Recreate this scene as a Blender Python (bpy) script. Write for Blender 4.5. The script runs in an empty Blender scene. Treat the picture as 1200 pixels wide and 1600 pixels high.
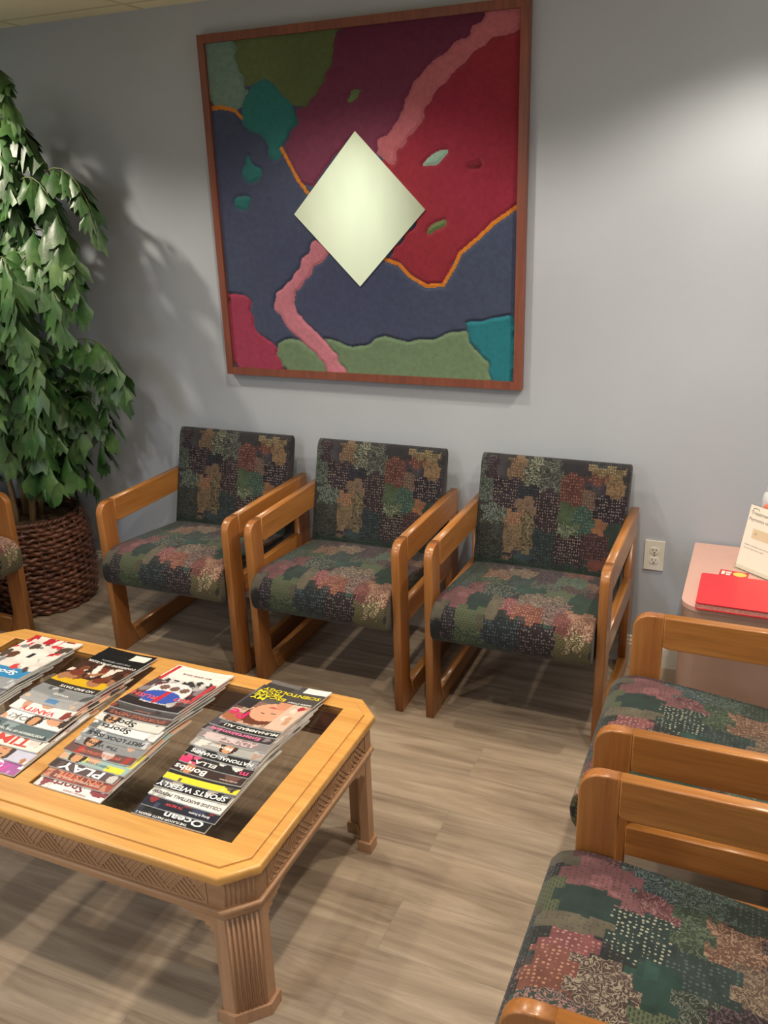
import bpy, bmesh, math, random
import numpy as np
from mathutils import Matrix, Vector
PI = math.pi
SC = bpy.context.scene
COL = SC.collection
random.seed(7)

# ------------------------------------------------------------ camera
cam_d = bpy.data.cameras.new('camera')
cam = bpy.data.objects.new('camera', cam_d); COL.objects.link(cam)
R3 = Matrix(((0.9184148473, -0.1088426953, 0.3803517266),
             (0.3944198795, 0.3266974625, -0.8588956436),
             (-0.0307754271, 0.9388407936, 0.3429735229)))
cam.matrix_world = Matrix.Translation((0.70763, -3.08735, 1.72857)) @ R3.to_4x4()
cam_d.sensor_fit = 'VERTICAL'; cam_d.sensor_height = 24.0
cam_d.lens = 24.0 * 1360.1247 / 1600.0
cam_d.clip_start = 0.02
SC.camera = cam

# ------------------------------------------------------------ colour management, world
SC.view_settings.view_transform = 'Standard'
SC.view_settings.look = 'None'
SC.view_settings.gamma = 1.0
SC.view_settings.use_curve_mapping = False
SC.view_settings.exposure = 0.9
world = bpy.data.worlds.new('world'); SC.world = world
world.use_nodes = True
world.node_tree.nodes['Background'].inputs[0].default_value = (0.55, 0.62, 0.75, 1)
world.node_tree.nodes['Background'].inputs[1].default_value = 0.02

# ------------------------------------------------------------ lights (recessed ceiling spots, plus added fill panels)
CEIL = 2.413
SPOTS = [  # x, y, power, cone degrees
    (-2.22, -0.88, 33, 134), (-0.62, -0.80, 21, 134), (0.80, -0.66, 35, 134),
    (0.28, -1.92, 34, 130), (-1.15, -1.92, 19, 130), (0.80, -1.45, 18, 130),
]
FILL_PANELS = [(-1.55, -4.3, 21), (-0.1, -5.2, 6)]  # added behind the camera: cool fill for the room and the mirrored wall
WARM = (1.0, 0.88, 0.72); COOL = (0.78, 0.87, 1.0)
for i, (x, y, pw, cone) in enumerate(SPOTS):
    ld = bpy.data.lights.new('downlight_lamp', 'SPOT')
    ld.energy = pw; ld.color = WARM; ld.spot_size = math.radians(cone); ld.spot_blend = 0.45
    ld.shadow_soft_size = 0.035
    lo = bpy.data.objects.new('downlight_lamp', ld); COL.objects.link(lo)
    lo.location = (x, y, CEIL - 0.02)
for i, (x, y, pw) in enumerate(FILL_PANELS):
    ld = bpy.data.lights.new('added_fill_lamp', 'AREA'); ld.shape = 'RECTANGLE'
    ld.size = 0.56; ld.size_y = 1.16; ld.energy = pw; ld.color = COOL
    lo = bpy.data.objects.new('added_fill_lamp', ld); COL.objects.link(lo)
    lo.location = (x, y, CEIL - 0.03)

# ------------------------------------------------------------ helpers
def lin(c):
    if isinstance(c, str):
        c = tuple(int(c[i:i+2], 16) / 255 for i in (0, 2, 4))
    return tuple((v / 12.92 if v <= 0.04045 else ((v + 0.055) / 1.055) ** 2.4) for v in c[:3])
def rgba(c): return lin(c) + (1.0,)

class NT:
    def __init__(s, name):
        s.m = bpy.data.materials.new(name); s.m.use_nodes = True
        s.t = s.m.node_tree; s.b = s.t.nodes['Principled BSDF']; s.out = s.t.nodes['Material Output']
    def n(s, typ, **kw):
        nd = s.t.nodes.new(typ)
        for k, v in kw.items():
            if k in ('inp',):
                for kk, vv in v.items(): nd.inputs[kk].default_value = vv
            else: setattr(nd, k, v)
        return nd
    def l(s, a, ao, b, bi): s.t.links.new(a.outputs[ao], b.inputs[bi])
    def coord(s, scale=(1, 1, 1), kind='Object', rot=(0, 0, 0)):
        tc = s.n('ShaderNodeTexCoord'); mp = s.n('ShaderNodeMapping')
        mp.inputs['Scale'].default_value = scale; mp.inputs['Rotation'].default_value = rot
        s.l(tc, kind, mp, 'Vector'); return mp
    def noise(s, vec, scale, detail=4, rough=0.5, dist=0.0):
        nd = s.n('ShaderNodeTexNoise', inp={'Scale': scale, 'Detail': detail, 'Roughness': rough, 'Distortion': dist})
        if vec: s.l(vec, 'Vector', nd, 'Vector')
        return nd
    def ramp(s, src, so, stops, mode='LINEAR'):
        r = s.n('ShaderNodeValToRGB'); r.color_ramp.interpolation = mode
        e = r.color_ramp.elements
        while len(e) < len(stops): e.new(0.5)
        for el, (p, c) in zip(e, stops):
            el.position = p; el.color = c if len(c) == 4 else tuple(c) + (1,)
        s.l(src, so, r, 'Fac'); return r
    def mix(s, fac, a, b, blend='MIX'):
        nd = s.n('ShaderNodeMix', data_type='RGBA', blend_type=blend)
        for key, idx in ((fac, 0), (a, 6), (b, 7)):
            if isinstance(key, tuple) and hasattr(key[0], 'outputs'): s.t.links.new(key[0].outputs[key[1]], nd.inputs[idx])
            else: nd.inputs[idx].default_value = key
        return nd
    def math(s, op, a, b=None):
        nd = s.n('ShaderNodeMath', operation=op)
        for i, v in enumerate((a, b)):
            if v is None: continue
            if isinstance(v, tuple): s.t.links.new(v[0].outputs[v[1]], nd.inputs[i])
            else: nd.inputs[i].default_value = v
        return nd
    def bump(s, src, so, strength=0.3, dist=0.01):
        b = s.n('ShaderNodeBump', inp={'Strength': strength, 'Distance': dist})
        s.l(src, so, b, 'Height'); s.l(b, 'Normal', s.b, 'Normal'); return b
    def base(s, node, out): s.l(node, out, s.b, 'Base Color')
    def set(s, **kw):
        for k, v in kw.items(): s.b.inputs[k.replace('_', ' ')].default_value = v
        return s

def plain(name, col, rough=0.5, metal=0.0, spec=0.5, var=0.06, nscale=30):
    m = NT(name); mp = m.coord()
    ns = m.noise(mp, nscale, 3)
    c = lin(col)
    r = m.ramp(ns, 'Fac', [(0.3, tuple(v * (1 - var) for v in c)), (0.7, tuple(min(1, v * (1 + var)) for v in c))])
    m.base(r, 'Color'); m.set(Roughness=rough, Metallic=metal)
    m.b.inputs['Specular IOR Level'].default_value = spec
    return m.m

def wood(name, dark, light, axis, scale=1.0, rough=0.33, coat=0.4, contrast=1.0):
    m = NT(name)
    sc = [26 * scale] * 3; sc[axis] = 1.6 * scale
    mp = m.coord(tuple(sc))
    n1 = m.noise(mp, 1.0, 6, 0.6, 0.6)
    sc2 = [120 * scale] * 3; sc2[axis] = 5 * scale
    mp2 = m.coord(tuple(sc2)); n2 = m.noise(mp2, 1.0, 3, 0.6)
    mp3 = m.coord((3, 3, 3)); n3 = m.noise(mp3, 1.0, 2)
    r = m.ramp(n1, 'Fac', [(0.28, lin(dark)), (0.72, lin(light))])
    r2 = m.ramp(n2, 'Fac', [(0.35, (0.72,) * 3), (0.6, (1, 1, 1))])
    mx = m.mix(0.55 * contrast, (r, 'Color'), (r2, 'Color'), 'MULTIPLY')
    r3 = m.ramp(n3, 'Fac', [(0.3, (0.88,) * 3), (0.7, (1.08, 1.06, 1.04))])
    mx2 = m.mix(0.8, (mx, 2), (r3, 'Color'), 'MULTIPLY')
    m.base(mx2, 2); m.set(Roughness=rough, Coat_Weight=coat, Coat_Roughness=0.22)
    m.bump(n2, 'Fac', 0.08, 0.002)
    return m.m

def link(name, me, mat=None, parent=None, smooth=False):
    o = bpy.data.objects.new(name, me); COL.objects.link(o)
    if mat is not None:
        for mm in (mat if isinstance(mat, (list, tuple)) else [mat]): me.materials.append(mm)
    if parent: o.parent = parent
    if smooth:
        me.polygons.foreach_set('use_smooth', [True] * len(me.polygons))
    return o
def bm_obj(name, bm, mat, parent=None, smooth=False, bevel=0, seg=2):
    me = bpy.data.meshes.new(name)
    if bevel:
        bmesh.ops.bevel(bm, geom=[e for e in bm.edges if len(e.link_faces) == 2 and e.calc_face_angle(0) > 0.5],
                        offset=bevel, segments=seg, affect='EDGES', profile=0.5)
    bmesh.ops.recalc_face_normals(bm, faces=bm.faces[:])
    bm.to_mesh(me); bm.free()
    return link(name, me, mat, parent, smooth)
def tag(o, label, cat, group=None):
    o['label'] = label; o['category'] = cat
    if group: o['group'] = group
    return o
def struct(o): o['kind'] = 'structure'; return o
def empty(name, loc=(0, 0, 0), rz=0):
    o = bpy.data.objects.new(name, None); COL.objects.link(o); o.location = loc
    o.rotation_euler = (0, 0, rz); o.empty_display_size = 0.05; return o
def box(bm, x0, x1, y0, y1, z0, z1):
    vs = [bm.verts.new((x, y, z)) for z in (z0, z1) for x, y in ((x0, y0), (x1, y0), (x1, y1), (x0, y1))]
    for f in ((0, 3, 2, 1), (4, 5, 6, 7), (0, 1, 5, 4), (1, 2, 6, 5), (2, 3, 7, 6), (3, 0, 4, 7)):
        bm.faces.new([vs[i] for i in f])
def boxo(name, b, mat, parent=None, bevel=0, seg=2):
    bm = bmesh.new(); box(bm, *b); return bm_obj(name, bm, mat, parent, False, bevel, seg)
def prism(bm, pts, z0, z1):
    lo = [bm.verts.new((x, y, z0)) for x, y in pts]; hi = [bm.verts.new((x, y, z1)) for x, y in pts]
    bm.faces.new(lo[::-1]); bm.faces.new(hi); n = len(pts)
    for i in range(n): bm.faces.new((lo[i], lo[(i + 1) % n], hi[(i + 1) % n], hi[i]))
def tube(bm, pts, rad, n=8, closed=False, caps=True):
    pts = [Vector(p) for p in pts]; m = len(pts); rings = []
    nrm = None
    for i, p in enumerate(pts):
        if closed: t = pts[(i + 1) % m] - pts[i - 1]
        else: t = pts[min(i + 1, m - 1)] - pts[max(i - 1, 0)]
        t.normalize()
        if nrm is None:
            nrm = t.orthogonal().normalized()
        nrm = (nrm - t * nrm.dot(t)).normalized()
        b = t.cross(nrm); r = rad(i / (m - 1)) if callable(rad) else rad
        rings.append([bm.verts.new(p + r * (math.cos(2 * PI * k / n) * nrm + math.sin(2 * PI * k / n) * b)) for k in range(n)])
    for i in range(m if closed else m - 1):
        a, c = rings[i], rings[(i + 1) % m]
        for k in range(n): bm.faces.new((a[k], a[(k + 1) % n], c[(k + 1) % n], c[k]))
    if caps and not closed:
        bm.faces.new(rings[0][::-1]); bm.faces.new(rings[-1])
def lathe(bm, prof, n=32, cx=0, cy=0, wob=None):
    rings = []
    for r, z in prof:
        rings.append([bm.verts.new((cx + r * math.cos(2 * PI * k / n), cy + r * math.sin(2 * PI * k / n), z)) for k in range(n)])
    for a, c in zip(rings, rings[1:]):
        for k in range(n): bm.faces.new((a[k], a[(k + 1) % n], c[(k + 1) % n], c[k]))
    bm.faces.new(rings[0][::-1]); bm.faces.new(rings[-1])
def arc(cx, cy, r, a0, a1, n=8):
    return [(cx + r * math.cos(math.radians(a0 + (a1 - a0) * i / n)), cy + r * math.sin(math.radians(a0 + (a1 - a0) * i / n))) for i in range(n + 1)]
def plate(name, loops, thick, bev, mat, parent=None, to3=None):
    """flat board cut from outlines (first = outside, others = holes), bevelled edges; to3 maps (u,v,w) to xyz"""
    cu = bpy.data.curves.new(name, 'CURVE'); cu.dimensions = '2D'; cu.fill_mode = 'BOTH'
    cu.extrude = thick / 2 - bev; cu.bevel_depth = bev; cu.bevel_resolution = 2; cu.offset = -bev
    for lp in loops:
        sp = cu.splines.new('POLY'); sp.points.add(len(lp) - 1); sp.use_cyclic_u = True
        for i, (x, y) in enumerate(lp): sp.points[i].co = (x, y, 0, 1)
    tmp = bpy.data.objects.new('tmp', cu); COL.objects.link(tmp)
    dg = bpy.context.evaluated_depsgraph_get()
    me = bpy.data.meshes.new_from_object(tmp.evaluated_get(dg))
    bpy.data.objects.remove(tmp); bpy.data.curves.remove(cu)
    if to3:
        for v in me.vertices: v.co = to3(*v.co)
    me.name = name; me.materials.clear()
    bm = bmesh.new(); bm.from_mesh(me); bmesh.ops.remove_doubles(bm, verts=bm.verts[:], dist=1e-5)
    bmesh.ops.recalc_face_normals(bm, faces=bm.faces[:]); bm.to_mesh(me); bm.free()
    return link(name, me, mat, parent)
def text_mesh(body, size, xs=1.0, bold=0.0):
    cu = bpy.data.curves.new('t', 'FONT'); cu.body = body; cu.size = size; cu.resolution_u = 2; cu.offset = bold * size
    cu.align_x = 'CENTER'; cu.align_y = 'CENTER'
    tmp = bpy.data.objects.new('tmp', cu); COL.objects.link(tmp)
    dg = bpy.context.evaluated_depsgraph_get()
    me = bpy.data.meshes.new_from_object(tmp.evaluated_get(dg))
    bpy.data.objects.remove(tmp); bpy.data.curves.remove(cu)
    co = np.array([v.co[:] for v in me.vertices]); 
    polys = [tuple(p.vertices) for p in me.polygons]
    bpy.data.meshes.remove(me)
    co[:, 0] *= xs
    return co, polys
def grid_mesh(name, X, Y, Z, colors=None, extra=None, uv=None):
    """X,Y,Z arrays (n,m); colors per cell (n-1,m-1,3) linear"""
    n, m = X.shape
    co = np.stack([X, Y, Z], -1).reshape(-1, 3)
    idx = np.arange(n * m).reshape(n, m)
    q = np.stack([idx[:-1, :-1], idx[1:, :-1], idx[1:, 1:], idx[:-1, 1:]], -1).reshape(-1, 4)
    me = bpy.data.meshes.new(name)
    me.vertices.add(n * m); me.vertices.foreach_set('co', co.ravel())
    me.loops.add(q.size); me.loops.foreach_set('vertex_index', q.ravel().astype(np.int32))
    me.polygons.add(len(q)); me.polygons.foreach_set('loop_start', np.arange(0, q.size, 4, dtype=np.int32))
    me.polygons.foreach_set('loop_total', np.full(len(q), 4, dtype=np.int32))
    me.update(calc_edges=True)
    def addc(nm, c):
        at = me.color_attributes.new(nm, 'FLOAT_COLOR', 'CORNER')
        c4 = np.concatenate([c.reshape(-1, 3), np.ones((len(q), 1))], 1)
        at.data.foreach_set('color', np.repeat(c4, 4, axis=0).ravel().astype(np.float32))
    if colors is not None: addc('paint', colors)
    for nm, c in (extra or {}).items(): addc(nm, c)
    if uv is not None:
        ul = me.uv_layers.new(name='UVMap')
        uvs = np.stack(uv, -1).reshape(-1, 2)[q.ravel()]
        ul.data.foreach_set('uv', uvs.ravel().astype(np.float32))
    me.validate(); me.update()
    return me

# ------------------------------------------------------------ materials
M = {}
def wall_mat(name, col):
    m = NT(name); mp = m.coord(); n1 = m.noise(mp, 2.2, 3); n2 = m.noise(mp, 260, 2)
    c = lin(col)
    r = m.ramp(n1, 'Fac', [(0.3, tuple(v * 0.97 for v in c)), (0.7, tuple(v * 1.03 for v in c))])
    m.base(r, 'Color'); m.set(Roughness=0.75); m.bump(n2, 'Fac', 0.12, 0.002); return m.m
M['wall'] = wall_mat('grey_wall_paint', 'afb6c0')
M['cream_wall'] = wall_mat('cream_wall_paint', 'f2eecb')
def floor_mat():
    m = NT('vinyl_plank_floor')
    tc = m.n('ShaderNodeTexCoord')
    br = m.n('ShaderNodeTexBrick', offset=0.37, offset_frequency=2, inp={'Scale': 1.0, 'Mortar Size': 0.0009, 'Mortar Smooth': 0.2, 'Bias': 0.0, 'Brick Width': 1.22, 'Row Height': 0.18})
    br.inputs['Color1'].default_value = (0, 0, 0, 1); br.inputs['Color2'].default_value = (1, 1, 1, 1); br.inputs['Mortar'].default_value = (0.5, 0.5, 0.5, 1)
    m.l(tc, 'Object', br, 'Vector')
    # per-plank shift of the grain
    sx = m.n('ShaderNodeSeparateXYZ'); m.l(tc, 'Object', sx, 'Vector')
    sh = m.math('MULTIPLY', (br, 'Color'), 7.3)
    ax = m.math('ADD', (sx, 'X'), (sh, 0))
    cb = m.n('ShaderNodeCombineXYZ'); m.t.links.new(ax.outputs[0], cb.inputs[0]); m.l(sx, 'Y', cb, 'Y')
    m.t.links.new(sh.outputs[0], cb.inputs[2])
    mp = m.n('ShaderNodeMapping'); mp.inputs['Scale'].default_value = (1.3, 14, 1); m.l(cb, 'Vector', mp, 'Vector')
    n1 = m.noise(mp, 1.0, 6, 0.62, 1.2)
    mp2 = m.n('ShaderNodeMapping'); mp2.inputs['Scale'].default_value = (6, 90, 1); m.l(cb, 'Vector', mp2, 'Vector')
    n2 = m.noise(mp2, 1.0, 4, 0.6)
    r = m.ramp(n1, 'Fac', [(0.25, lin('6c5d4d')), (0.42, lin('938270')), (0.58, lin('a89783')), (0.78, lin('bdad99'))])
    r2 = m.ramp(n2, 'Fac', [(0.3, (0.86, 0.85, 0.84)), (0.65, (1.04, 1.04, 1.04))])
    mx = m.mix(0.7, (r, 'Color'), (r2, 'Color'), 'MULTIPLY')
    r3 = m.ramp(br, 'Color', [(0, (0.95, 0.95, 0.96)), (1, (1.04, 1.03, 1.02))])
    mx2 = m.mix(0.9, (mx, 2), (r3, 'Color'), 'MULTIPLY')
    mx3 = m.mix((br, 'Fac'), (mx2, 2), (0.26, 0.22, 0.18, 1))
    m.base(mx3, 2); m.set(Roughness=0.42)
    m.b.inputs['Specular IOR Level'].default_value = 0.35
    m.bump(n2, 'Fac', 0.1, 0.002)
    return m.m
M['floor'] = floor_mat()
M['taupe_wall'] = wall_mat('taupe_wall_paint', '8c867c')
def ceil_mat():
    m = NT('ceiling_tiles'); tc = m.n('ShaderNodeTexCoord')
    mp = m.n('ShaderNodeMapping'); mp.inputs['Location'].default_value = (0.37, 0.11, 0); m.l(tc, 'Object', mp, 'Vector')
    br = m.n('ShaderNodeTexBrick', offset=0.0, inp={'Scale': 1.0, 'Mortar Size': 0.012, 'Brick Width': 0.61, 'Row Height': 0.61})
    br.inputs['Color1'].default_value = rgba('f2ebc8'); br.inputs['Color2'].default_value = rgba('eee7c4'); br.inputs['Mortar'].default_value = rgba('d6cfa8')
    m.l(mp, 'Vector', br, 'Vector'); n = m.noise(m.coord(), 90, 3)
    m.base(br, 'Color'); m.set(Roughness=0.9); m.bump(n, 'Fac', 0.2, 0.004); return m.m
M['ceiling'] = ceil_mat()
M['trim'] = plain('white_trim_paint', 'd9d6cd', 0.45)
M['oakz'] = wood('oak_upright_grain', '94592a', 'ba7d42', 2)
M['oaky'] = wood('oak_long_grain', '985e2a', 'c08444', 1)
M['maple_x_lit'] = wood('pale_oak_lit_top', 'cc9048', 'e6b062', 0, 1.0, 0.3, 0.35, 0.6)  # tabletop copy: the oak's lit yellow is painted in, legs and apron stay darker
M['maple_z'] = wood('pale_oak_grain_z', 'a67e5e', 'bd9474', 2, 1.0, 0.45, 0.1, 0.6)
M['apron'] = wood('pale_oak_apron', 'a67e5c', 'bd9471', 0, 1.0, 0.45, 0.1, 0.5)
M['frame'] = wood('reddish_frame_wood', '6d3a2c', '8a4e3b', 2, 1.5, 0.45, 0.1)
M['black'] = plain('black_cloth', '1c1b1d', 0.9)
M['white_plastic'] = plain('ivory_plastic', 'e2dfd4', 0.35, var=0.02)
M['slot'] = plain('dark_slot', '2a2622', 0.6)
M['screw'] = plain('steel_screw', 'a09c92', 0.35, 0.8)

def paint_mat(name, rough=0.8, coat=0.0, sheen=0.0, bump=None, var=0.0, vscale=20, attr='paint', spec=0.5):
    m = NT(name); at = m.n('ShaderNodeVertexColor', layer_name=attr)
    if var:
        ns = m.noise(m.coord(), vscale, 4, 0.6)
        r = m.ramp(ns, 'Fac', [(0.3, (1 - var,) * 3), (0.7, (1 + var * 0.5,) * 3)])
        mx = m.mix(1.0, (at, 'Color'), (r, 'Color'), 'MULTIPLY'); m.base(mx, 2)
    else: m.base(at, 'Color')
    m.set(Roughness=rough, Coat_Weight=coat, Sheen_Weight=sheen)
    m.b.inputs['Specular IOR Level'].default_value = spec
    if bump: m.bump(m.noise(m.coord(), bump[0], 3, 0.7), 'Fac', bump[1], bump[2])
    return m.m
M['tapestry'] = paint_mat('wool_pile', 0.95, 0, 0.15, (420, 0.8, 0.006), 0.16, 60, spec=0.1)
M['cover'] = paint_mat('glossy_printed_cover', 0.35, 0.3, 0, None, 0.05, 50)

def fabric_mat():
    m = NT('patchwork_upholstery')
    base = m.n('ShaderNodeVertexColor', layer_name='paint'); ink = m.n('ShaderNodeVertexColor', layer_name='ink'); kd = m.n('ShaderNodeVertexColor', layer_name='motif')
    sp = m.n('ShaderNodeSeparateColor'); m.l(kd, 'Color', sp, 'Color')
    tc = m.n('ShaderNodeTexCoord')
    def mp(s):
        q = m.n('ShaderNodeMapping'); q.inputs['Scale'].default_value = s; m.l(tc, 'UV', q, 'Vector'); return q
    # dots (little dashes in rows)
    v = m.n('ShaderNodeTexVoronoi', feature='F1', inp={'Scale': 1.0, 'Randomness': 0.35}); m.l(mp((120, 95, 1)), 'Vector', v, 'Vector')
    dots = m.math('LESS_THAN', (v, 'Distance'), 0.30)
    dens = m.noise(mp((60, 60, 1)), 1.0, 2); dd = m.math('GREATER_THAN', (dens, 'Fac'), 0.42)
    d1 = m.math('MULTIPLY', (dots, 0), (dd, 0)); d2 = m.math('MULTIPLY', (d1, 0), (sp, 'Red'))
    # squiggles
    n = m.noise(mp((48, 48, 1)), 1.0, 1.0, 0.5, 2.4)
    a = m.math('SUBTRACT', (n, 'Fac'), 0.5); a2 = m.math('ABSOLUTE', (a, 0)); a3 = m.math('LESS_THAN', (a2, 0), 0.045)
    s2 = m.math('MULTIPLY', (a3, 0), (sp, 'Green'))
    # scale lattice
    w = m.n('ShaderNodeTexBrick', offset=0.5, inp={'Scale': 1.0, 'Mortar Size': 0.16, 'Brick Width': 1.0, 'Row Height': 0.62, 'Mortar Smooth': 0.0})
    m.l(mp((85, 85, 1)), 'Vector', w, 'Vector'); l2 = m.math('MULTIPLY', (w, 'Fac'), (sp, 'Blue'))
    mk = m.math('MAXIMUM', (d2, 0), (s2, 0)); mk2 = m.math('MAXIMUM', (mk, 0), (l2, 0))
    mk3 = m.math('MULTIPLY', (mk2, 0), 0.68)
    nn = m.noise(mp((22, 22, 1)), 1.0, 3); rr = m.ramp(nn, 'Fac', [(0.3, (0.72,) * 3), (0.7, (1.22,) * 3)])
    b2 = m.mix(1.0, (base, 'Color'), (rr, 'Color'), 'MULTIPLY')
    mx = m.mix((mk3, 0), (b2, 2), (ink, 'Color'))
    m.base(mx, 2); m.set(Roughness=0.85, Sheen_Weight=0.12)
    m.b.inputs['Specular IOR Level'].default_value = 0.25
    wv = m.n('ShaderNodeTexBrick', offset=0.5, inp={'Scale': 1.0, 'Mortar Size': 0.2, 'Brick Width': 1.0, 'Row Height': 0.5})
    m.l(mp((700, 700, 1)), 'Vector', wv, 'Vector'); m.bump(wv, 'Fac', 0.25, 0.001)
    return m.m
M['fabric'] = fabric_mat()
def glass_mat():
    m = NT('tinted_table_glass'); t = m.t
    tr = m.n('ShaderNodeBsdfTransparent'); tr.inputs[0].default_value = (0.86, 0.83, 0.79, 1)  # brownish tint over whatever is seen through the panels
    gl = m.n('ShaderNodeBsdfGlossy'); gl.inputs['Roughness'].default_value = 0.03; gl.inputs['Color'].default_value = (0.9, 0.9, 0.9, 1)
    fr = m.n('ShaderNodeFresnel', inp={'IOR': 1.5}); mx = m.n('ShaderNodeMixShader')
    g_ = m.n('ShaderNodeNewGeometry'); iv = m.math('SUBTRACT', 1.0, (g_, 'Backfacing')); ff = m.math('MULTIPLY', (fr, 0), (iv, 0)); m.l(ff, 0, mx, 0); m.l(tr, 0, mx, 1); m.l(gl, 0, mx, 2); m.l(mx, 0, m.out, 'Surface'); return m.m
M['glass'] = glass_mat()
def mirror_mat():
    m = NT('mirror_glass'); m.b.inputs['Base Color'].default_value = (0.92, 0.95, 0.86, 1)
    n = m.noise(m.coord(), 5, 1); r = m.ramp(n, 'Fac', [(0, (0.90, 0.94, 0.84)), (1, (0.93, 0.96, 0.87))]); m.base(r, 'Color')
    m.set(Metallic=1.0, Roughness=0.02); return m.m
M['mirror'] = mirror_mat()

# ============================================================ ROOM
XL, XR, YB, YF = -2.70, 1.105, 0.0, -6.2
struct(boxo('floor', (XL - .1, XR + .1, YF - .1, YB + .1, -0.1, 0.0), M['floor']))
struct(boxo('ceiling', (XL - .1, XR + .1, YF - .1, YB + .1, CEIL, CEIL + 0.1), M['ceiling']))
struct(boxo('wall_back', (XL - .1, XR + .1, YB, YB + .1, 0.0, CEIL), M['wall']))
struct(boxo('wall_left', (XL - .1, XL, -2.4, YB, 0.0, CEIL), M['wall']))
struct(boxo('wall_left_rear', (XL - .1, XL, YF, -2.4, 0.0, CEIL), M['cream_wall']))
struct(boxo('wall_right', (XR, XR + .1, YF, YB, 0.0, CEIL), M['wall']))
struct(boxo('wall_front', (XL, XR, YF - .1, YF, 0.0, CEIL), M['taupe_wall']))
def baseboard(name, p0, p1, nrm):
    prof = [(0, 0), (0.013, 0), (0.013, 0.078), (0.010, 0.084), (0.010, 0.092), (0.006, 0.098), (0.006, 0.108), (0, 0.112)]
    bm = bmesh.new(); p0 = Vector(p0); p1 = Vector(p1); n = Vector(nrm)
    a = [bm.verts.new(p0 + n * d + Vector((0, 0, z))) for d, z in prof]
    b = [bm.verts.new(p1 + n * d + Vector((0, 0, z))) for d, z in prof]
    k = len(prof)
    for i in range(k): bm.faces.new((a[i], a[(i + 1) % k], b[(i + 1) % k], b[i]))
    bm.faces.new(a[::-1]); bm.faces.new(b)
    struct(bm_obj(name, bm, M['trim']))
baseboard('baseboard_back', (XL, 0, 0), (XR, 0, 0), (0, -1, 0))
baseboard('baseboard_left', (XL, YF, 0), (XL, -0.013, 0), (1, 0, 0))
baseboard('baseboard_right', (XR, YF, 0), (XR, -0.013, 0), (-1, 0, 0))

# ceiling fittings: downlights, and housings for the added fill panels
def emis(name, col, st):
    m = NT(name); m.b.inputs['Base Color'].default_value = (0.8, 0.8, 0.8, 1)
    m.b.inputs['Emission Color'].default_value = col + (1,); m.b.inputs['Emission Strength'].default_value = st; return m.m
M['lens'] = emis('downlight_lens', WARM, 4.0); M['fill_panel'] = emis('fill_panel_lens', COOL, 2.2)
dn = ['round recessed downlight in ceiling above left side chair', 'round recessed downlight in ceiling in front of the framed wall hanging',
      'round recessed downlight in ceiling above the pink laminate cabinet', 'round recessed downlight in ceiling above right end of coffee table',
      'round recessed downlight in ceiling above left end of coffee table', 'round recessed downlight in ceiling above the right row of armchairs']
for (x, y, pw, cone), lb in zip(SPOTS, dn):
    t = tag(empty('recessed_downlight', (x, y, CEIL)), lb, 'ceiling light', 'recessed ceiling downlights')
    bm = bmesh.new(); n = 32
    rings = [[bm.verts.new((r * math.cos(2 * PI * k / n), r * math.sin(2 * PI * k / n), z)) for k in range(n)] for r, z in ((0.09, 0), (0.088, -0.006), (0.07, -0.006), (0.066, 0))]
    for a, c in zip(rings, rings[1:]):
        for k in range(n): bm.faces.new((a[k], a[(k + 1) % n], c[(k + 1) % n], c[k]))
    bm_obj('trim_ring', bm, M['trim'], t, True)
    bm = bmesh.new(); bmesh.ops.create_circle(bm, cap_ends=True, radius=0.067, segments=32, matrix=Matrix.Translation((0, 0, -0.003)))
    bm_obj('lens', bm, M['lens'], t)
for (x, y, pw), lb in zip(FILL_PANELS, ['added fill light panel nearer the seating, white frame', 'added fill light panel nearer the cream wall, white frame']):
    t = tag(empty('added_fill_panel', (x, y, CEIL)), lb, 'ceiling light', 'added fill light panels')
    boxo('lens', (-.28, .28, -.58, .58, -0.012, -0.004), M['fill_panel'], t)
    bm = bmesh.new()
    for b in ((-.305, .305, -.61, -.58), (-.305, .305, .58, .61), (-.305, -.28, -.58, .58), (.28, .305, -.58, .58)): box(bm, *b, -0.016, -0.001)
    bm_obj('frame', bm, M['trim'], t)

# wall outlet
t = tag(empty('wall_outlet', (0.421, 0, 0.453)), 'white duplex electrical outlet on grey wall beside right chair', 'outlet')
bm = bmesh.new(); box(bm, -.035, .035, -.007, -.0005, -.057, .057); bm_obj('cover_plate', bm, M['white_plastic'], t, False, 0.0025)
for s in (1, -1):
    bm = bmesh.new()
    pts = [(0.0165 * math.cos(a) , max(-.0125, min(.0125, 0.0165 * math.sin(a)))) for a in [2 * PI * i / 40 for i in range(40)]]
    lo = [bm.verts.new((x, -.0071, z + s * .0195)) for x, z in pts]; hi = [bm.verts.new((x * .95, -.0095, z * .95 + s * .0195)) for x, z in pts]
    bm.faces.new(hi)
    for i in range(40): bm.faces.new((lo[i], lo[(i + 1) % 40], hi[(i + 1) % 40], hi[i]))
    ro = bm_obj('receptacle', bm, M['white_plastic'], t)
    bm = bmesh.new(); zc = s * .0195
    box(bm, -.0075, -.0050, -.0100, -.0094, zc - .001, zc + .0085); box(bm, .0050, .0072, -.0100, -.0094, zc, zc + .0075)
    bmesh.ops.create_circle(bm, cap_ends=True, radius=0.003, segments=12, matrix=Matrix.Translation((0, -.0099, zc - .007)) @ Matrix.Rotation(PI / 2, 4, 'X'))
    bm_obj('slots', bm, M['slot'], ro)
bm = bmesh.new(); bmesh.ops.create_cone(bm, cap_ends=True, segments=12, radius1=.0035, radius2=.003, depth=.002, matrix=Matrix.Translation((0, -.0078, 0)) @ Matrix.Rotation(PI / 2, 4, 'X'))
bm_obj('screw', bm, M['screw'], t)

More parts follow.
